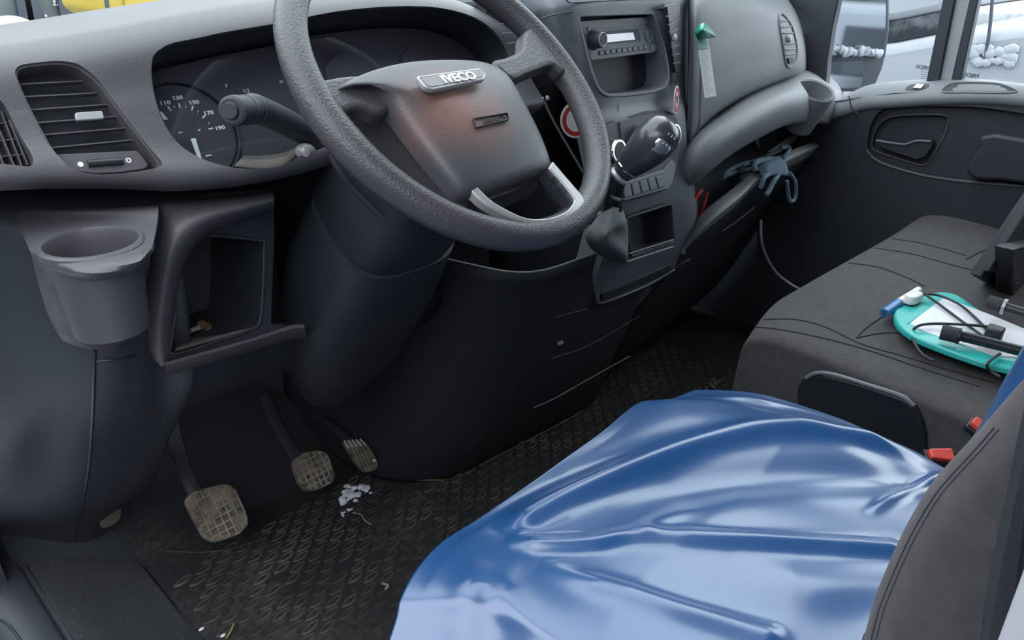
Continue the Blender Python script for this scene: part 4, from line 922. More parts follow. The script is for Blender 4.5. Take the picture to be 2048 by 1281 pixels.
for px, py, nm in ((1846, 135, 'glass_print'), (1942, 151, 'glass_print')):
    a = OF.tr(px, py); t = text(nm, 'IVECO', OF, a[0], a[1], .0100, .0002, M_ink, ext=.0002, sx=1.15, bold=.0004)
    tagit(t, 'small black maker lettering on the %s side window, reversed from inside' % ('front quarter' if px < 1900 else 'rear'), 'lettering')
    for k in range(5 if px < 1900 else 2):
        b = OF.tr(px+3, py+5+k*4.5); t2 = frbox('print_line', OF, b[0]-.009, b[1]-.0004, b[0]+.008, b[1]+.0006, .0, .0004, M_ink, t)

# ------------------------------------------------------------------ driver's seat and its blue vinyl cover
seat = empty('driver_seat', (.45, -.85, .03), 'dark fabric driver seat with tall backrest, nearest the open door', 'seat')
box('seat_base', (.24, -1.05, .02), (.66, -.70, .33), M_black, seat, bevel=.02)
box('cushion', (.215, -1.02, .32), (.72, -.625, .44), M_bench, seat, bevel=.03, seg=3)
def ridge(px, amp, w, end=(.3, .3)):
    q = spline([W(a, b, z=.475) for a, b in px], 6); q = [V((p.x, p.y)) for p in q]; return q, amp, w, end
RD = [ridge([(1010, 1075), (1060, 1040), (1150, 995), (1280, 945), (1420, 905), (1560, 895), (1700, 908), (1890, 936)], .012, .018, (.12, .0)),
      ridge([(1010, 1085), (1080, 1105), (1180, 1108), (1260, 1098), (1400, 1115), (1560, 1135), (1760, 1165)], .009, .011, (.15, .0)),
      ridge([(1260, 1098), (1300, 1075), (1360, 1050), (1420, 1045)], .005, .012, (.2, .8)),
      ridge([(1075, 1145), (1150, 1180), (1240, 1218), (1330, 1256), (1420, 1290), (1520, 1330)], .007, .012, (.3, .0)),
      ridge([(1715, 1085), (1770, 1050), (1830, 1010), (1890, 980)], .007, .006, (.3, .0)),
      ridge([(960, 1120), (940, 1180), (925, 1260), (915, 1340)], .006, .020, (.3, 0)),
      ridge([(990, 1140), (1020, 1200), (1070, 1290), (1110, 1380)], .005, .018, (.3, 0)),
      ridge([(1300, 830), (1450, 870), (1650, 880), (1850, 920)], .006, .030, (.4, 0)),
      ridge([(1390, 800), (1550, 815), (1700, 855), (1860, 925)], .004, .010, (.2, 0)),
      ridge([(1450, 1180), (1600, 1230), (1760, 1240)], .005, .03, (.4, 0))]
VL = [ridge([(1150, 1060), (1350, 1000), (1550, 985), (1780, 1000)], -.013, .040, (.35, 0)),
      ridge([(1000, 1010), (1150, 945), (1300, 890), (1450, 860)], -.004, .022, (.3, .5))]
def wr(x, y):
    p = V((x, y)); s = 0
    for q, amp, w, end in RD+VL:
        bd, bt = 1e9, 0; n = len(q)-1
        for i in range(n):
            a = q[i]; d = q[i+1]-a; t = max(0, min(1, (p-a).dot(d)/max(d.length_squared, 1e-12))); l = (a+d*t-p).length_squared
            if l < bd: bd, bt = l, (i+t)/n
        if bd > (3*w)**2: continue
        f = 1.0
        if end[0] and bt < end[0]: f *= (bt/end[0])
        if end[1] and bt > 1-end[1]: f *= (1-bt)/end[1]
        s += amp*f*math.exp(-bd/(w*w))
    return s
# edge of the cover (front and right side), traced on the seat's top plane
fe = [(760, 1330, .43), (790, 1240, .452), (800, 1195, .462), (830, 1140, .468), (880, 1085, .470), (950, 1040, .470), (1060, 965, .472), (1130, 915, .474), (1200, 865, .476), (1275, 806, .478), (1335, 799, .474), (1390, 779, .468)]
re_ = [(1390, 779, .468), (1450, 780, .472), (1520, 787, .474), (1600, 809, .476), (1690, 840, .480), (1760, 872, .484), (1830, 902, .488), (1885, 932, .492), (1990, 985, .50), (2120, 1050, .52)]
fpt = spline([W(a, b, z=c) for a, b, c in fe], 12); rpt = spline([W(a, b, z=c) for a, b, c in re_], 14)
NX, NY = len(fpt)-1, len(rpt)-1
c00 = fpt[-1]
def top(i, j):
    """i along the front edge (0 = door side), j towards the backrest"""
    f = fpt[i]; r = rpt[j]; p = f + (r-c00)                    # translate the right edge curve along the front
    u = i/NX
    l = V((.185 + .0*j, f.y*0 + fpt[0].y + (r.y-c00.y), .44)) if False else None
    return p
bm = bmesh.new(); G_ = []
for i in range(NX+1):
    row_ = []
    for j in range(NY+1):
        p = top(i, j).copy(); u, v = i/NX, j/NY
        e = min(1, v*NY/8)*min(1, (NX-i)/8.0)
        z0 = fpt[i].z + (rpt[j].z - c00.z)
        crown = .016*math.sin(math.pi*min(1, max(0, u)))**.5*min(1, v*2.2)
        p.z = z0 + crown*e + wr(p.x, p.y)*e
        row_.append(p)
    G_.append(row_)
# hanging front and right flaps
full = []
for i in range(NX+1):
    f = G_[i][0]; dn = []
    for d, dz in ((.000, -.012), (.006, -.05), (.004, -.10), (-.008, -.15)):
        wv = .006*math.sin(i*.22)*(-dz/.1)
        dn.append(V((f.x - (.012 if i < 20 else 0)*(-dz/.1), f.y + d*.6 + wv, f.z+dz)))
    full.append(dn[::-1] + G_[i])
last = full[-1]
for k, (dx, dz) in enumerate(((.003, -.014), (.005, -.05), (.000, -.10))):
    full.append([V((p.x+dx+.004*math.sin(j*.3)*k, p.y, p.z+dz)) for j, p in enumerate(last)])
first = full[0]
for k, (dx, dz) in enumerate(((-.006, -.02), (-.008, -.06), (-.002, -.11))):
    full.insert(0, [V((p.x+dx, p.y, p.z+dz)) for j, p in enumerate(first)])
vs = [[bm.verts.new(p) for p in r] for r in full]
for i in range(len(vs)-1):
    for j in range(len(vs[0])-1): bm.faces.new((vs[i][j], vs[i+1][j], vs[i+1][j+1], vs[i][j+1]))
bm.normal_update()
if sum(f.normal.z for f in bm.faces) < 0: bmesh.ops.reverse_faces(bm, faces=bm.faces[:])
cov = fin('seat_cover', bm, M_vinyl, ang=80, sub=1, recalc=False, thick=.0015)
tagit(cov, 'glossy blue vinyl cover stretched in folds over the driver seat cushion', 'seat cover')
# backrest: fabric bolster and smooth side panel
def brow(px_front, z):
    return None
BX = .20
bf = [(1700, 1330), (1716, 1281), (1735, 1210), (1765, 1135), (1800, 1060), (1845, 985), (1885, 937), (1925, 894), (1965, 848), (2048, 752), (2110, 680), (2180, 590)]
fr_pts = [W(a, b, x=BX) for a, b in bf]
prof = []
rows = []
for k, p in enumerate(fr_pts):
    y0 = p.y; z = p.z
    rows.append([V((BX+.46, y0-.12, z)), V((BX+.30, y0-.085, z)), V((BX+.13, y0-.075, z)), V((BX+.07, y0-.045, z)), V((BX+.035, y0-.014, z)), V((BX+.008, y0-.001, z)), V((BX-.006, y0-.012, z)), V((BX-.009, y0-.028, z)), V((BX-.010, -1.045-.004*k/10, z)), V((BX-.012, -1.06, z)), V((BX-.012, -1.20, z))])
lo = [p + V((0, -.02, -(p.z-.40))) for p in rows[0]]; mid = [a.lerp(b, .5) for a, b in zip(lo, rows[0])]
hi = [p + V((0, -.06, .22)) for p in rows[-1]]
patch('backrest', [lo, mid] + rows + [hi], M_bench, seat, nu=5, nv=4, thick=.0, ang=80)
be = [(1928, 896, .215), (1950, 866, .225), (1974, 824, .23), (2004, 768, .235), (2048, 692, .24), (2100, 610, .245)]
bi = [(1932, 896, .207), (1962, 862, .207), (1995, 820, .207), (2040, 768, .207), (2085, 715, .207), (2150, 640, .207)]
patch('backrest_cover', [[W(a+3, b+3, x=c+.03) for a, b, c in be], [W(a, b, x=c) for a, b, c in be], [W((a[0]+b[0])/2, (a[1]+b[1])/2, x=(a[2]+b[2])/2-.004) for a, b in zip(be, bi)], [W(a, b, x=c) for a, b, c in bi]], M_vinyl, seat, thick=.0015)
sf = Fr((BX-.013, 0, 0), (0, -1, 0), (-1, 0, 0))
spq = sf.T([(1958, 1300), (1968, 1220), (1985, 1120), (2008, 1010), (2030, 900), (2052, 800)])
spq = [spq[0], *spq[1:], (spq[-1][0]+.02, 1.15), (1.25, 1.15), (1.25, .5)]
slab('side_panel', sf, [(spq[0][0]-.004, .5)] + spq, -.03, .0045, M_dark, seat, bevel=.004)
tube('side_seam', [sf.P(*p, .006) for p in sf.T([(2020, 1281), (2030, 1180), (2042, 1080), (2055, 990)], .006)], .0008, M_black, seat)
# piping and stitches on the bolster edge
br_ = [c for c in seat.children if c.name == 'backrest'][0]
seam('bolster_seam', br_, [(a+24, b+8) for a, b in bf[1:9]], .0004, M_dark, seat, lift=0)
seam('bolster_seam', br_, [(a+33, b+11) for a, b in bf[1:9]], .0003, M_dark, seat, lift=0)

# ------------------------------------------------------------------ passenger bench
bench = empty('bench_seat', (1.40, -.85, .03), 'dark grey fabric two-person bench seat on the passenger side', 'bench seat')
bt = [  # rows along y (front to back), columns along x: (px, py, z)
    [(1493, 740, .30), (1560, 700, .30), (1680, 640, .30), (1790, 560, .30), (1880, 500, .30), (1960, 470, .30)],
]
ff = [(1497, 676, .425), (1545, 612, .440), (1600, 577, .445), (1694, 524, .447), (1780, 475, .447), (1836, 439, .450), (1872, 424, .450), (1918, 419, .446), (1975, 424, .436)]
Fp = [W(a, b, z=c) for a, b, c in ff]
Y_ = [0, -.012, -.05, -.12, -.22, -.34, -.46, -.56]
side_px = [(1497, 676), (1511, 650), (1560, 657), (1640, 676), (1730, 697), (1850, 736), (1960, 770), (2060, 800)]
rows = []
seam_pts_ = [W(a, b, z=.452) for a, b in side_px[1:]]
N_ = len(Fp)
sd_x = lambda y: 1.0
def backp(p, dy, lift):
    return V((p.x, p.y+dy, p.z+lift))
rows.append([V((p.x, p.y+.05, .05)) for p in Fp]); rows.append([V((p.x, p.y+.012, .25)) for p in Fp]); rows.append([V((p.x, p.y+.004, p.z-.04)) for p in Fp]); rows.append(Fp)
for dy, lf in ((-.03, .016), (-.09, .022), (-.18, .018), (-.30, .010), (-.42, .004), (-.52, .0)):
    rows.append([V((p.x, p.y+dy, p.z+lf + .006*math.sin(p.x*15))) for p in Fp])
# left flank drops to the base
for r in rows:
    p = r[0]; r.insert(0, V((p.x-.016, p.y, max(.05, p.z-.035)))); r.insert(0, V((p.x-.020, p.y, max(.04, p.z-.15)))); r.insert(0, V((p.x-.012, p.y, .03)))
cush = patch('cushion', rows, M_bench, bench, nu=5, nv=5, thick=.0, ang=80)
def onbench(px, py, z=.462): return W(px, py, z=z)
for q in ([(1528, 640), (1590, 640), (1650, 655), (1720, 688), (1800, 712), (1900, 742), (1990, 768)], [(1511, 655), (1560, 660), (1640, 676), (1730, 700), (1850, 740), (1960, 775)],
          [(1698, 527), (1754, 535), (1806, 553), (1850, 574)], [(1750, 497), (1825, 509), (1900, 530), (1965, 546)], [(1784, 478), (1850, 489), (1932, 512)], [(1712, 677), (1735, 655), (1770, 632), (1790, 625)], [(1712, 677), (1760, 668), (1800, 668), (1840, 680)], [(1932, 520), (1960, 505), (1990, 495)]):
    seam('seat_seam', cush, q, .0014, M_void, bench)
bx = [r[0].x for r in rows][5]
BSF = Fr((bx-.006, 0, 0), (0, -1, 0), (-1, 0, 0))
hq = BSF.T([(1600, 800), (1600, 775), (1610, 755), (1633, 744), (1700, 757), (1790, 785), (1825, 803), (1848, 840), (1856, 900), (1840, 1000), (1640, 960), (1600, 900)])
hp_ = slab('side_cover', BSF, smooth2(hq, 2), -.03, .012, M_black, bench, bevel=.004, seg=3)
tube('cover_edge', [BSF.P(*p, .012) for p in BSF.T([(1612, 757), (1633, 747), (1668, 750), (1740, 772), (1800, 792), (1828, 812)], .012)], .0035, M_silver if False else M_stack, hp_)
box('bench_base', (bx+.03, -1.2, .02), (1.80, -.68, .34), M_black, bench)
box('bench_backrest', (bx+.0, -1.30, .40), (1.83, -1.16, 1.15), M_bench, bench, bevel=.04, seg=3)
# seat belt buckles in the gap
for (nm, a, b, r, lab) in (('belt_buckle', W(1858, 910, z=.42), W(1912, 904, z=.43), .010, 'red-topped seat belt buckle lying beside the blue seat cover'),
                       ('belt_buckle', W(1944, 842, x=.96), W(1974, 838, x=.955), .010, 'second red seat belt buckle, above the first beside the bench')):
    d = (b-a).normalized(); f = Fr(a, d, V((-.3, -.4, 1)))
    k = empty(nm, a, lab, 'seat belt buckle', 'seat belt buckles')
    L_ = (b-a).length
    slab('red_button', f, rnd([(0, -r*.7), (L_, -r), (L_, r), (0, r*.7)], .003), -.004, .006, M_belt, k, bevel=.002)
    slab('buckle_body', f, rnd([(-.002, -r*1.1), (L_+.05, -r*1.2), (L_+.05, r*1.2), (-.002, r*1.1)], .004), -.014, -.004, M_black, k, bevel=.002)

# ------------------------------------------------------------------ pedals
def pedal(name, label, outline, y, nrm, arm, nu_, nv_, parent=None, th=.012, arot=0):
    cx = sum(p[0] for p in outline)/len(outline); cy = sum(p[1] for p in outline)/len(outline)
    o = W(cx, cy, y=y); t = empty(name, o, label, 'pedal')
    f = Fr(o, (math.cos(arot), 0, math.sin(arot)), nrm); q = rnd(f.T(outline), .008)
    slab('pad', f, q, -th, 0, M_mud if False else M_pedal, t, bevel=.002)
    return t, f, q
def ribs(t, f, q, nu_, nv_, w, h, m, marg=.003):
    """raised grid clipped to the outline"""
    xs = [p[0] for p in q]; ys = [p[1] for p in q]; qi = inset(q, marg); bm = bmesh.new()
    def span(axis, c):
        hit = []
        for i in range(len(qi)):
            a, b = qi[i-1], qi[i]; k = 1-axis
            if (a[k]-c)*(b[k]-c) < 0: s = (c-a[k])/(b[k]-a[k]); hit.append(a[axis]+(b[axis]-a[axis])*s)
        return (min(hit), max(hit)) if len(hit) > 1 else None
    for i in range(nu_+1):
        c = min(xs)+marg*1.2+(max(xs)-min(xs)-2.4*marg)*i/nu_; s = span(1, c)
        if s: slabm(bm, f, [(c-w, s[0]), (c+w, s[0]), (c+w, s[1]), (c-w, s[1])], -.001, h)
    for i in range(nv_+1):
        c = min(ys)+marg*1.2+(max(ys)-min(ys)-2.4*marg)*i/nv_; s = span(0, c)
        if s: slabm(bm, f, [(s[0], c-w), (s[1], c-w), (s[1], c+w), (s[0], c+w)], -.001, h-.0002)
    return bm
M_rib = mat('dusty_ribs', (.15, .125, .10), .95, bump=(300, .5), var=((.30, .26, .20), 30, .35, .6))
t, f, q = pedal('clutch_pedal', 'left and largest pedal with dusty waffle-grid rubber pad', [(368, 1003), (384, 984), (448, 967), (470, 975), (492, 1022), (499, 1048), (480, 1070), (428, 1087), (408, 1078), (388, 1044)], -.0, (0, -.80, .60), None, 6, 6)
fin('grip_grid', ribs(t, f, q, 6, 7, .0011, .003, M_rib), M_rib, t)
tube('pedal_arm', [f.P(-.012, .02, -.012), W(385, 975, y=.05), W(362, 920, y=.10), W(345, 850, y=.16), W(345, 800, y=.2)], .013, M_pedalarm, t, flat=.45)
t, f, q = pedal('brake_pedal', 'middle pedal with pale mud in its waffle-grid pad', [(583, 925), (604, 906), (640, 900), (655, 906), (666, 935), (672, 955), (664, 968), (634, 982), (612, 984), (598, 968)], .0, (.0, -.80, .60), None, 5, 6)
fin('grip_grid', ribs(t, f, q, 6, 6, .0012, .003, M_rib), M_rib, t)
tube('pedal_arm', [f.P(-.015, .02, -.012), W(600, 925, y=.04), W(572, 880, y=.10), W(545, 830, y=.17), W(530, 790, y=.22)], .012, M_pedalarm, t, flat=.45)
t, f, q = pedal('accelerator_pedal', 'narrow right pedal with ribbed dusty pad', [(686, 884), (698, 878), (728, 880), (742, 898), (757, 926), (756, 938), (738, 945), (724, 944), (706, 915)], .01, (.0, -.80, .60), None, 3, 0)
fin('grip_grid', ribs(t, f, q, 6, 2, .0010, .0025, M_rib), M_rib, t)
for i in range(5):
    a, b = f.tr(688+i*8, 882-i*1, .002), f.tr(697+i*8.5, 897-i*1.5, .002); tube('tread_bar', [f.P(*a, .002), f.P(*b, .002)], .0011, M_white, t, n=0, ns=6)
a = f.tr(748, 922, .002); lathe('pivot_pin', f.P(*a, 0), f.n, [(.003, 0), (.003, .003), (0, .004)], M_white, t, ns=12)
tube('pedal_arm', [f.P(-.005, .02, -.012), W(700, 885, y=.05), W(665, 850, y=.12), W(630, 830, y=.20)], .009, M_pedalarm, t, flat=.6)

# ------------------------------------------------------------------ rubber mat with embossed leaves
bm = bmesh.new()
X0, X1 = .168, 1.80
def mz(x, y): return .006 + max(0, y-.10)**2*1.9 + (.003*math.sin(x*9+y*5))
gx = [X0+(X1-X0)*i/50 for i in range(51)]; gy = [-1.2+1.50*j/60 for j in range(61)]
vs = [[bm.verts.new((x, y, mz(x, y))) for y in gy] for x in gx]; vb = [[bm.verts.new((x, y, mz(x, y)-.005)) for y in gy] for x in gx]
for i in range(50):
    for j in range(60):
        bm.faces.new((vs[i][j], vs[i+1][j], vs[i+1][j+1], vs[i][j+1])); bm.faces.new((vb[i][j], vb[i][j+1], vb[i+1][j+1], vb[i+1][j]))
for i in range(50):
    for j in (0, 60): bm.faces.new((vs[i][j], vb[i][j], vb[i+1][j], vs[i+1][j]))
for j in range(60):
    for i in (0, 50): bm.faces.new((vs[i][j], vs[i][j+1], vb[i][j+1], vb[i][j]))
fmat = fin('floor_mat', bm, M_mat)
tagit(fmat, 'dirty black rubber floor mat embossed with rows of small leaf shapes', 'floor mat')
bm = bmesh.new(); LX, LY = .040, .0190
for j in range(-64, 14):
    for i in range(-8, 60):
        x = .20 + i*LX + (LX/2 if j % 2 else 0); y = j*LY
        if not (.185 < x < 1.6) or random.random() < .06: continue
        if y > .06 or y < -.62 or (x > .62 and y > -.06) : continue
        if (y > .02 and x < .34): pass
        if y < -.30 and x > .55: continue
        jt = random.uniform(-.0006, .0006); n = 7; rings = []
        L2, W2 = .0175, .0060
        pts = []
        for k in range(n): t = k/(n-1); pts.append((-L2+2*L2*t, W2*math.sin(math.pi*t)))
        for k in range(1, n-1): t = 1-k/(n-1); pts.append((-L2+2*L2*t, -W2*math.sin(math.pi*t)))
        m_ = len(pts); a_, b_, c_ = [], [], []
        for k, (u, v) in enumerate(pts):
            l = math.hypot(u, v*2.2) or 1; ou, ov = u*(1+.0010/l), v+math.copysign(.0016, v) if abs(v) > 1e-6 else v
            iu, iv = u*(1-.0016/l), v-math.copysign(.0008, v) if abs(v) > 1e-6 else v
            X, Y = x+u, y+v+u*.18+jt
            a_.append(bm.verts.new((x+ou, y+ov+u*.18+jt, mz(X, Y)))); b_.append(bm.verts.new((X, Y, mz(X, Y)+.0030))); c_.append(bm.verts.new((x+iu, y+iv+u*.18+jt, mz(X, Y))))
        for k in range(m_):
            l = (k+1) % m_; bm.faces.new((a_[k], a_[l], b_[l], b_[k])); bm.faces.new((b_[k], b_[l], c_[l], c_[k]))
fin('leaf_pattern', bm, M_leaf, fmat, ang=60, recalc=False, kind='stuff')
# heel-pad edge and worn rim of the mat
tube('mat_edge', [W(300, 1100, z=.01), W(420, 1105, z=.01), W(520, 1080, z=.01), W(570, 1045, z=.01)], .002, M_mat, fmat)
tube('mat_crease', [W(760, 936, z=.02), W(820, 958, z=.015), W(890, 961, z=.012)], .0022, M_mud, fmat)
tube('mat_crease', [W(960, 932, z=.012), W(1040, 890, z=.012), W(1120, 848, z=.012), W(1165, 822, z=.012)], .002, M_dash, fmat)

# snow and litter on the floor
def blob(name, c, n, spread, r, m, label, cat, seed=1, flat=.5):
    rnd_ = random.Random(seed); bm = bmesh.new()
    for i in range(n):
        p = V(c) + V((rnd_.gauss(0, spread), rnd_.gauss(0, spread*.6), 0)); rr = r*rnd_.uniform(.5, 1.3)
        g = bmesh.ops.create_icosphere(bm, subdivisions=2, radius=rr, matrix=Matrix.Translation(p + V((0, 0, rr*flat*.6))) @ Matrix.Diagonal((1, 1, flat, 1)))
        for v in g['verts']: v.co += V((noise.noise(v.co*150), noise.noise(v.co*150+V((5, 0, 0))), noise.noise(v.co*150+V((0, 7, 0)))))*rr*.5
    o = fin(name, bm, m); tagit(o, label, cat, kind='stuff'); return o
c = W(705, 990, z=.008); blob('melting_snow', c, 26, .016, .0065, M_icy, 'small heap of melting snow on the mat behind the brake pedal', 'snow', 3)
c = W(690, 1025, z=.008); blob('snow_crumbs', c, 6, .008, .003, M_icy, 'few snow crumbs on the mat just below the snow heap', 'snow', 5)
c = W(1425, 770, z=.012); blob('grey_grit', c, 24, .022, .005, M_mud, 'greyish grit on the mat behind the far tip of the blue seat cover', 'grit', 8, .3)
for px, py, l, n_ in ((403, 1259, .007, 'upper-left of two white pebbles on the mat by the sill edge'), (446, 1272, .007, 'lower-right of two white pebbles on the mat by the sill edge')):
    p = W(px, py, z=.012); bm = bmesh.new(); bmesh.ops.create_icosphere(bm, subdivisions=3, radius=l*.62, matrix=Matrix.Translation(p) @ Matrix.Diagonal((1.1, .6, .5, 1)))
    tagit(fin('pebble', bm, M_icy), n_, 'pebble', 'white pebbles on the mat')
g = tube('grass_blade', [W(452, 1278, z=.014), W(462, 1262, z=.018), W(468, 1248, z=.016)], .0012, mat('dry_grass', (.35, .36, .12), .8), ns=6); tagit(g, 'yellow-green grass blade on the mat beside the white pebbles', 'grass blade')
g = tube('dry_straw', [W(705, 1026, z=.014), W(722, 1030, z=.016), W(728, 1040, z=.015), W(742, 1050, z=.014)], .0010, mat('straw', (.42, .36, .28), .9), ns=6); tagit(g, 'short pale straw on the mat just below the melting snow', 'straw')
g = tube('twig', [W(770, 1180, z=.014), W(776, 1172, z=.018), W(765, 1168, z=.016)], .0022, mat('leaf_scrap', (.30, .28, .23), .9), ns=6); tagit(g, 'pale leaf scrap on the mat left of the blue seat cover', 'leaf scrap')

# ------------------------------------------------------------------ knee panel, cubby and footwell trims (dashboard parts)
CF = Fr((0, -.245, .65), (1, 0, 0), (0, -1, .18))
outer = CF.T([(306, 428), (330, 402), (430, 385), (545, 378), (550, 400), (552, 470), (548, 560), (545, 650), (600, 655), (330, 735), (322, 680), (300, 600), (296, 520)])
cub = CF.T([(372, 500), (385, 482), (420, 474), (516, 484), (526, 498), (520, 630), (505, 655), (440, 678), (352, 706), (345, 690), (358, 610)])
fac = slab('cubby_surround', CF, outer, -.16, -.002, M_kick, dash, bevel=.002)
bake(fac)
cut(fac, [cutf(CF, smooth2(cub, 2), -.14, .05)])
ringslab('cubby_rim', CF, inset(smooth2(cub, 2), -.004), smooth2(cub, 2), -.004, .001, M_kick, dash, bevel=.001)
bm = bmesh.new(); 
fl = [W(350, 700, y=-.253), W(510, 654, y=-.253), W(505, 640, y=-.16), W(380, 655, y=-.16)]
patch('cubby_floor', [[fl[3]+V((0, 0, .0)), fl[2]], [fl[0], fl[1]]], M_dusty, dash, thick=.002)
# light shelf strip sweeping down beside the cubby
st_o = [(545, 383, -0.242), (470, 392, -0.242), (400, 400, -0.242), (330, 408, -0.242), (312, 425, -0.242), (305, 470, -0.257), (298, 540, -0.257), (292, 620, -0.252), (300, 700, -0.242), (322, 735, -0.242)]
st_m = [(548, 398, -0.277), (475, 414, -0.284), (410, 430, -0.289), (362, 458, -0.292), (338, 500, -0.294), (328, 550, -0.292), (322, 610, -0.285), (318, 660, -0.277), (322, 700, -0.267), (330, 728, -0.257)]
st_i = [(549, 412, -0.267), (478, 434, -0.274), (425, 455, -0.279), (388, 485, -0.280), (366, 525, -0.280), (354, 570, -0.277), (346, 620, -0.270), (340, 665, -0.262), (338, 700, -0.257), (342, 722, -0.252)]
st_b = [(549, 416, -0.232), (480, 440, -0.232), (428, 460, -0.232), (391, 490, -0.232), (369, 530, -0.232), (357, 575, -0.232), (349, 624, -0.232), (343, 668, -0.232), (341, 702, -0.232), (344, 724, -0.232)]
patch('shelf_sweep', [[W(a, b-6, y=c+.06) for a, b, c in st_o], [W(a, b, y=c) for a, b, c in st_o], [W(a, b, y=c) for a, b, c in st_m], [W(a, b, y=c) for a, b, c in st_i], [W(a, b, y=c) for a, b, c in st_b]], M_dash, dash, nu=4, nv=4, thick=.0)
# trim ledge under the cubby that curves round the column
lg_t = [(328, 726, -0.267), (400, 706, -0.267), (500, 678, -0.267), (580, 652, -0.267), (608, 650, -0.267)]
lg_b = [(334, 748, -0.257), (400, 728, -0.257), (500, 699, -0.257), (580, 676, -0.257), (612, 672, -0.257)]
patch('knee_ledge', [[W(a, b, y=c+.05) for a, b, c in lg_t], [W(a, b, y=c) for a, b, c in lg_t], [W(a, b, y=c) for a, b, c in lg_b], [W(a, b+5, y=c+.05) for a, b, c in lg_b]], M_dash, dash, nu=4, nv=3, thick=.0)
kp = [[V((x, -.17, .565-.11*(x-.17))) for x in (.17, .25, .35, .45, .55, .64)], [V((x, -.155, .50-.08*(x-.17))) for x in (.175, .25, .35, .45, .55, .64)], [V((x, -.08, .43-.05*(x-.17))) for x in (.185, .25, .35, .45, .55, .64)], [V((x, .06, .40)) for x in (.19, .25, .35, .45, .55, .64)]]
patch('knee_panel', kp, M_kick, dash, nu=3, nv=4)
# seams of the cup module
for q in ([(24, 414, -.19), (40, 460, -.235), (62, 520, -.245), (88, 600, -.235), (108, 660, -.228), (135, 690, -.225), (190, 698, -.222), (240, 690, -.222), (262, 665, -.225), (283, 600, -.235), (300, 520, -.243), (313, 440, -.235), (316, 416, -.19)],
          [(190, 698, -.222), (188, 760, -.185), (182, 860, -.09), (172, 960, .03), (150, 1085, .24)], [(190, 722, -.212), (235, 720, -.212), (272, 712, -.212)]):
    pass
a, b = W(200, 1060, y=.17), W(243, 1022, y=.15)
g = patch('mud_patch', [[W(203, 1028, y=.155), W(228, 1018, y=.155), W(248, 1008, y=.155)], [W(200, 1050, y=.165), W(225, 1040, y=.165), W(244, 1020, y=.165)], [W(205, 1058, y=.17), W(225, 1052, y=.17), W(240, 1040, y=.17)]], M_mud, dash, thick=.002)
# litter in the cubby
cub_l = [((352, 671), (378, 661), .0016, 'white_stick', 'thin white stick among the litter in the cubby', 'stick', M_white),
         ((380, 662), (398, 656), .0030, 'crumpled_wrapper', 'small crumpled silver wrapper in the cubby beside the white stick', 'wrapper', M_silver)]
for a, b, r, nm, lb, ct, m in cub_l:
    tagit(tube(nm, [W(*a, y=-.21), W(*b, y=-.205)], r, m, n=2, ns=8), lb, ct)
for i, (px, py) in enumerate(((404, 651), (413, 655))):
    lathe('coin', W(px, py, y=-.20), (0, -.5, .8), [(.006, 0), (.006, .0016), (0, .0016)], mat('brass_coin', (.35, .22, .12), .35, metal=.7) if i == 0 else bpy.data.materials['brass_coin'], ns=20)
    o = bpy.data.objects['coin' if i == 0 else 'coin.001']; tagit(o, ('left' if i == 0 else 'right') + ' of the two brown coins lying in the cubby', 'coin', 'coins in the cubby')
# cup holder module of the driver: flat top, bulging front that tapers to a rounded foot
Z = lambda r, z: [W(a, b, z=z) for a, b in r]
Y = lambda r: [W(a, b, y=c) for a, b, c in r]
ty = lambda r: Y([(a, b, c-.032) for a, b, c in r])
mod = patch('cup_module', [ty([(22, 404, -.12), (90, 409, -.12), (170, 411, -.12), (250, 408, -.12), (318, 404, -.12)]), Z([(24, 414), (90, 419), (170, 420), (250, 418), (317, 415)], .787), Z([(33, 440), (90, 440), (184, 436), (270, 441), (314, 445)], .785),
    Z([(48, 475), (82, 488), (184, 488), (286, 490), (308, 478)], .784), Z([(62, 508), (100, 530), (183, 547), (268, 534), (302, 508)], .780),
    ty([(68, 535, -.238), (108, 562, -.268), (184, 580, -.278), (262, 566, -.268), (299, 535, -.240)]), ty([(80, 580, -.234), (117, 605, -.258), (186, 620, -.267), (256, 607, -.258), (292, 575, -.236)]),
    ty([(98, 635, -.23), (131, 650, -.243), (188, 660, -.249), (245, 651, -.243), (281, 625, -.231)]), ty([(122, 678, -.222), (152, 690, -.228), (190, 697, -.230), (228, 692, -.228), (262, 672, -.222)]),
    ty([(126, 682, -.17), (153, 693, -.17), (190, 700, -.17), (227, 695, -.17), (258, 676, -.17)])], M_dash, dash, nu=6, nv=5, thick=.004, ang=60)
o = W(183, 486, z=.785)
bake(mod)
c2 = lathe('cutter', o+V((0, .0, -.09)), (0, 0, 1), [(0, 0), (.034, 0), (.0385, .07), (.0385, .14), (0, .14)], M_dark, ns=48)
bake(kick)
c3 = lathe('cutter', o+V((0, .0, -.09)), (0, 0, 1), [(0, 0), (.039, 0), (.0425, .07), (.0425, .14), (0, .14)], M_dark, ns=48)
cut(mod, [c2], 60); cut(kick, [c3], 60)
lathe('cup_holder', o+V((0, 0, -.085)), (0, 0, 1), [(0, 0), (.031, 0), (.0375, .072), (.0380, .084), (.0395, .0868), (.0425, .0868), (.0445, .0850), (.0450, .080), (.040, .076), (.039, .07), (.033, -.002), (0, -.003)], M_dash, dash, ns=56)

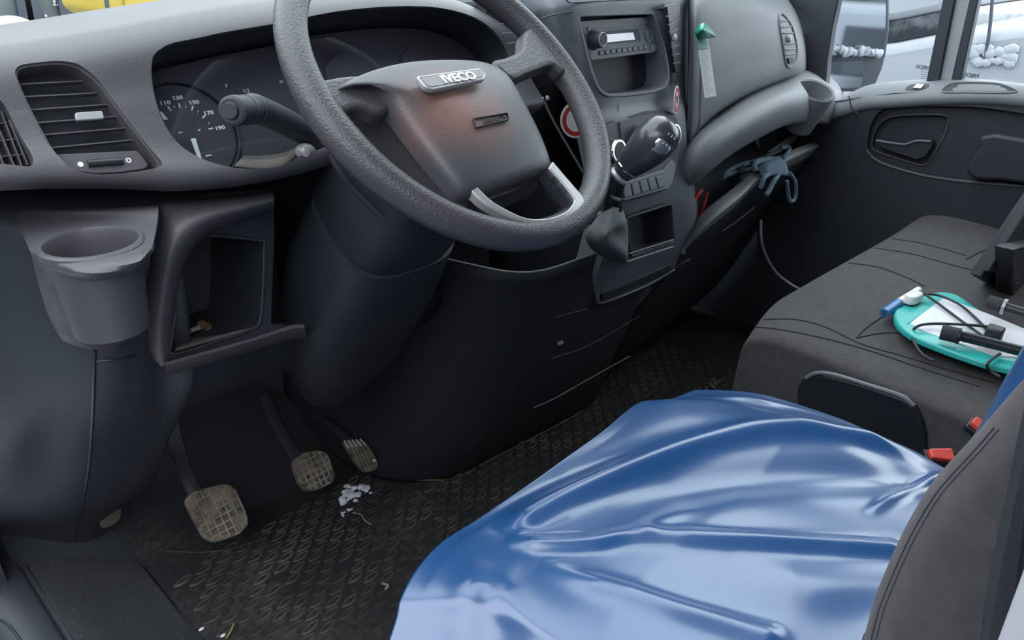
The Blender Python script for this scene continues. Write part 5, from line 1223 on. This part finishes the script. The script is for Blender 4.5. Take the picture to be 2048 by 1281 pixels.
# ------------------------------------------------------------------ things on the bench
BZ = .468
TB = Fr((1.2, -.8, BZ), (1, 0, 0), (0, 0, 1))
def hb(pts, h=.0): return TB.T(pts, h)
cb = empty('handheld_board', TB.P(*TB.tr(1900, 650), 0), 'turquoise-framed small whiteboard lying on the bench seat', 'whiteboard')
bo = hb([(1791, 640), (1795, 612), (1830, 600), (1850, 590), (1880, 584), (1915, 590), (1960, 620), (2000, 640), (2060, 662), (2100, 700), (2100, 760), (2040, 742), (1980, 728), (1930, 712), (1870, 690), (1820, 668)], .012)
bo = smooth2(bo, 3)
slab('frame', TB, bo, .0, .012, M_teal, cb, bevel=.003)
fo = hb([(1820, 647), (1884, 598), (1900, 600), (1990, 634), (2070, 668), (2080, 720), (1990, 712), (1900, 682), (1840, 660)], .0125)
slab('writing_surface', TB, rnd(fo, .004), .010, .0135, M_board, cb, bevel=.0006)
tube('frame_rib', [TB.P(*p, .0125) for p in hb([(1815, 648), (1850, 624), (1885, 598)], .0125)], .0012, M_teal, cb)
mk = empty('marker_pen', TB.P(*TB.tr(1810, 605), .01), 'white marker pen with blue cap resting across the turquoise board', 'marker pen')
a, b, c = W(1768, 627, z=BZ+.010), W(1798, 606, z=BZ+.014), W(1838, 580, z=BZ+.024)
tube('cap', [a, b], .0085, M_blue, mk, n=2, ns=18, bevel=.001)
tube('cap_bore', [a-(b-a).normalized()*.0004, a+(b-a)*.02], .0045, M_ink, mk, n=1, ns=14)
tube('barrel', [b, c], [.0078, .0065], M_whitepl, mk, n=2, ns=18, bevel=.001)
er = empty('board_eraser', W(1830, 600, z=BZ+.01), 'oval white eraser with black felt base beside the marker pen', 'eraser')
EF = Fr(W(1824, 606, z=BZ+.012), (W(1846, 594, z=BZ)-W(1804, 616, z=BZ)), (0, 0, 1))
eo = [(.022*math.copysign(abs(math.cos(t))**.8, math.cos(t)), .0115*math.copysign(abs(math.sin(t))**.8, math.sin(t))) for t in [i*math.pi/14 for i in range(28)]]
dome('eraser_shell', EF, eo, .004, [(0, .012), (.1, .017), (.3, .019), (.6, .020)], M_whitepl, er)
slab('eraser_felt', EF, inset(eo, .001), -.001, .005, M_black, er, bevel=.001)

# folding stand: dark frame, two tubes with foam grips
sd = empty('folding_stand', W(2040, 700, z=BZ+.02), 'black folding stand with foam-gripped tubes lying on the right end of the bench', 'folding stand')
def W2(px, py, h): return W(px, py, z=BZ+h)
tube('tube_arm', [W2(1900, 667, .030), W2(1985, 688, .028), W2(2110, 720, .026)], .0085, M_black, sd, n=2, ns=18)
tube('foam_grip', [W2(1882, 664, .030), W2(1912, 671, .030), W2(1917, 672, .030)], .0125, M_foam, sd, n=2, ns=20, bevel=.002)
tube('grip_collar', [W2(1916, 672, .030), W2(1920, 673, .030)], .0135, M_black, sd, n=1, ns=20)
tube('tube_arm', [W2(2000, 612, .045), W2(2110, 645, .045)], .0085, M_black, sd, n=2, ns=18)
tube('foam_grip', [W2(1975, 604, .045), W2(2005, 613, .045)], .0125, M_foam, sd, n=2, ns=20, bevel=.002)
tube('grip_collar', [W2(2005, 613, .045), W2(2012, 615, .045)], .0135, M_silver, sd, n=1, ns=20)
# thick flat panel standing on edge, seen end-on
P0, P1, P2, P3 = W(1938, 552, z=.53), W(1962, 563, z=.53), W(2080, 420, y=-.86), W(2050, 385, y=-.86)
def slab4(name, q, th, m, parent, **kw):
    n_ = (q[1]-q[0]).cross(q[3]-q[0]).normalized(); bm = bmesh.new(); a = [bm.verts.new(p) for p in q]; b = [bm.verts.new(p+n_*th) for p in q]
    bm.faces.new(a); bm.faces.new(b[::-1])
    for i in range(4): bm.faces.new((a[i], b[i], b[(i+1) % 4], a[(i+1) % 4]))
    return fin(name, bm, m, parent, **kw)
yy = -.80
q = [W(1938, 548, y=yy), W(1962, 562, y=yy), W(2110, 400, y=yy), W(2070, 350, y=yy)]
slab4('tray_edge', q, .02, M_void, sd, bevel=.003)
q = [W(1962, 540, y=yy-.02), W(2034, 556, y=yy-.02), W(2100, 470, y=yy-.02), W(2050, 400, y=yy-.02)]
slab4('tray_back', q, .012, M_void, sd, bevel=.002)
tube('tray_rail', [W(1965, 552, y=yy-.015), W(2000, 558, y=yy-.015), W(2034, 566, y=yy-.015)], .0022, M_stack, sd)
q = [W(2025, 680, y=-.86), W(2027, 500, y=-.86), W(2100, 480, y=-.86), W(2100, 700, y=-.86)]
slab4('upright', q, .03, M_black, sd, bevel=.004)
tube('hinge_wire', [W(2030, 570, y=-.865), W(2034, 566, y=-.87), W(2042, 572, y=-.87)], .0022, M_dark, sd)
box('clamp', tuple(W2(1988, 668, .03)-V((.012, .012, .012))), tuple(W2(1988, 668, .03)+V((.012, .012, .012))), M_dark, sd, bevel=.003)
cbs = [([(1850, 588, .024), (1880, 592, .022), (1920, 610, .020), (1955, 640, .020), (1985, 672, .022), (2010, 690, .024)], 'black cable arching from the eraser over the whiteboard'),
       ([(1846, 586, .024), (1880, 610, .018), (1920, 640, .018), (1965, 672, .020), (1990, 690, .020)], 'lower straight black cable crossing the whiteboard'),
       ([(1868, 722, .003), (1845, 710, .004), (1828, 685, .006), (1824, 665, .008), (1838, 652, .020), (1870, 648, .022), (1930, 650, .024), (1990, 655, .026)], 'black cable looping off the near edge of the whiteboard'),
       ([(2000, 755, .003), (1980, 742, .005), (1974, 730, .016), (1985, 718, .02), (2000, 708, .022)], 'short black cable tail below the stand')]
for q, lb in cbs:
    tagit(tube('cable', [W2(a, b, c) for a, b, c in q], .0023, M_cable, ns=8), lb, 'cable', 'black cables on the bench')

# ------------------------------------------------------------------ outside: mirror, vehicles, snow
mr = empty('door_mirror', (2.05, -.25, .8), 'large black exterior mirror outside the passenger window, snow on its lower bar', 'door mirror')
MF = Fr((2.10, -.20, .9), (.80, -.60, 0), (-.60, -.80, 0))
def mt(pts, h=0): return MF.T(pts, h)
M_mirror = mat('mirror_glass', (.50, .53, .56), .03, metal=1)
hs = mt([(1645, -60), (1780, -60), (1783, 0), (1783, 60), (1776, 110), (1768, 140), (1756, 168), (1740, 185), (1640, 185), (1640, 60)])
slab('housing', MF, hs, -.06, -.006, M_rubber, mr, bevel=.008, seg=3)
slab('mirror_glass', MF, mt([(1650, -60), (1772, -60), (1773, 20), (1771, 70), (1766, 106), (1650, 112)]), -.008, -.002, M_mirror, mr)
slab('wide_mirror_glass', MF, mt([(1650, 124), (1727, 122), (1728, 150), (1722, 175), (1650, 178)]), -.008, -.002, M_mirror, mr)
bm = bmesh.new()
rs = random.Random(4)
for i in range(26):
    px = 1655+i*4.2; p = MF.P(*MF.tr(px, 108-rs.uniform(0, 5)-(6 if i < 8 else 0), .004), .004); r = rs.uniform(.010, .018)
    g_ = bmesh.ops.create_icosphere(bm, subdivisions=2, radius=r, matrix=Matrix.Translation(p) @ Matrix.Diagonal((1, .6, .7, 1)))
    for v in g_['verts']: v.co += V((noise.noise(v.co*60), 0, noise.noise(v.co*60+V((3, 1, 0)))))*r*.5
sno = fin('snow_on_mirror', bm, M_snow); tagit(sno, 'strip of snow lying on the lower bar of the exterior mirror', 'snow', kind='stuff')

van = empty('parked_van', (3.6, -.8, -.78), 'white snow-dusted van parked beside the passenger door', 'van')
XF = Fr((3.2, 0, 0), (0, -1, 0), (-1, 0, 0))
belt = [XF.tr(1700, 92), XF.tr(1790, 82), XF.tr(1870, 66), XF.tr(1955, 58), XF.tr(2060, 44)]
y0, y1 = belt[0][0]-1.2, belt[-1][0]+1.0
body = [(y0, -.45), (y0, belt[0][1]-.18)] + belt + [(y1, belt[-1][1]+.02), (y1, -.45)]
slab('body', XF, body, -1.7, 0, M_van, van, bevel=.05, seg=4)
gl_ = [XF.tr(1700, 52), XF.tr(1793, 42), XF.tr(1883, 24), XF.tr(1878, 66), XF.tr(1790, 84), XF.tr(1700, 94)]
slab('windscreen', XF, gl_, -1.5, -.02, M_vanglass, van)
rf = [XF.tr(1640, 58), XF.tr(1793, 42), XF.tr(1890, 22), XF.tr(1905, -60), XF.tr(1640, -80)]
slab('roof', XF, rf, -1.6, -.01, M_van, van, bevel=.03)
tube('wiper_rod', [XF.P(*XF.tr(1990, -10), .03), XF.P(*XF.tr(1982, 60), .02), XF.P(*XF.tr(1972, 112), .01)], .006, M_ink, van)
for x_, s_ in ((y0+.7, 1), (y1-.9, 1)):
    lathe('wheel', XF.P(x_, -.45, -.2), XF.n, [(0, 0), (.2, 0), (.2, .02), (.33, .02), (.33, .2), (0, .2)][::1], M_rubber, van)
for px, py in ((1972, 100), (1960, 112), (1985, 95), (1998, 108), (1950, 95), (1968, 122)):
    pass
bm = bmesh.new()
for i in range(40):
    px, py = rs.uniform(1935, 2030), rs.uniform(95, 128); p = XF.P(*XF.tr(px, py), .01); bmesh.ops.create_icosphere(bm, subdivisions=1, radius=rs.uniform(.008, .025), matrix=Matrix.Translation(p) @ Matrix.Diagonal((.4, 1, .8, 1)))
tagit(fin('snow_clumps', bm, M_snow), 'clumps of snow stuck to the side of the white van', 'snow', kind='stuff')
trk = empty('dark_truck', (7.5, -1.5, -.78), 'dark truck with orange lamp seen through the rear side window', 'truck')
TR = Fr((6.5, 0, 0), (0, -1, 0), (-1, 0, 0))
slab('cab_body', TR, [TR.tr(1930, 160), TR.tr(1945, 38), TR.tr(1950, -120), TR.tr(2120, -120), TR.tr(2120, 160)], -2, 0, M_vanglass, trk, bevel=.05)
slab('bumper', TR, [TR.tr(1940, 60), TR.tr(1945, 30), TR.tr(1990, 42), TR.tr(2110, 30), TR.tr(2110, 80)], 0, .15, M_rubber, trk, bevel=.03)
q = TR.T([(1958, 2), (1972, -4), (1987, 2), (1986, 22), (1974, 27), (1960, 22)], .05); slab('orange_lamp', TR, rnd(q, .04), 0, .08, M_orange, trk, bevel=.02)
q = TR.T([(1980, 0), (1990, 0), (1990, 18), (1982, 20)], .05); slab('lamp_lens', TR, rnd(q, .02), 0, .10, M_whitepl, trk, bevel=.01)
# a second white van behind, reflected in the mirror
v2 = empty('rear_van', (2.1, -9.5, -.78), 'white van standing behind on the passenger side, seen only in the mirror', 'van')
box('body', (1.1, -13.5, -.45), (3.1, -9.0, .42), M_van, v2, bevel=.12, seg=3); box('windscreen', (1.2, -13.0, .35), (3.0, -9.6, 1.2), M_vanglass, v2, bevel=.15, seg=3); box('roof', (1.15, -13.3, 1.1), (3.05, -10.0, 1.5), M_van, v2, bevel=.08)
box('grille', (1.45, -9.02, -.12), (2.6, -8.97, .16), M_rubber, v2, bevel=.02); box('bumper', (1.1, -9.1, -.45), (3.1, -8.9, -.2), M_rubber, v2, bevel=.05)

# in front of the windscreen
ym = empty('yellow_machine', (1.5, 3.2, -.78), 'bright yellow machine panel seen through the windscreen', 'machine')
YF = Fr((0, 3.0, 0), (1, 0, 0), (0, -1, 0))
q = YF.T([(206, -70), (215, 24), (222, 34), (245, 50), (430, 40), (424, -10), (418, -70)]); slab('panel', YF, rnd(q, .03), -.6, 0, M_yellow, ym, bevel=.02)
q = YF.T([(250, -70), (250, 22), (262, 30), (338, 26), (336, -70)], .02); slab('inner_panel', YF, rnd(q, .02), 0, .02, M_yellow, ym, bevel=.015)
tube('panel_bolt', [YF.P(*YF.tr(352, 12), .0), YF.P(*YF.tr(352, 12), .03)], .014, M_mud, ym, n=0)
tube('panel_edge', [YF.P(*YF.tr(210, -40), .0), YF.P(*YF.tr(214, 10), .0), YF.P(*YF.tr(222, 34), .0)], .010, M_ink, ym)
bk = empty('dark_lorry', (.5, 6.0, -.78), 'dark grey-green lorry side beyond the yellow machine', 'lorry')
BF2 = Fr((0, 6.0, 0), (1, 0, 0), (0, -1, 0))
box('side_wall', (-3.0, 6.0, -.4), (9.0, 8.0, 2.6), M_street, bk, bevel=.05)
for px in (45, 62, 128): 
    a, b = BF2.tr(px, 60), BF2.tr(px-4, -40); slab('post', BF2, [(a[0]-.05, a[1]-.5), (a[0]+.05, a[1]-.5), (b[0]+.05, b[1]+.4), (b[0]-.05, b[1]+.4)], 0, .06, M_rubber, bk)
bm = bmesh.new()
for i in range(26):
    px, py = rs.uniform(20, 180), rs.uniform(-20, 40); p = BF2.P(*BF2.tr(px, py), .02); bmesh.ops.create_icosphere(bm, subdivisions=1, radius=rs.uniform(.006, .016), matrix=Matrix.Translation(p))
tagit(fin('snow_specks', bm, M_snow), 'specks of snow on the side of the dark grey-green lorry', 'snow', kind='stuff')
bm = bmesh.new(); p = YF.P(*YF.tr(0, 75), .2); bmesh.ops.create_icosphere(bm, subdivisions=4, radius=.15, matrix=Matrix.Translation(p) @ Matrix.Diagonal((.8, 1, .7, 1)))
tagit(fin('snow_heap', bm, M_snow), 'white snow heap at the far left corner of the windscreen view', 'snow', kind='stuff')
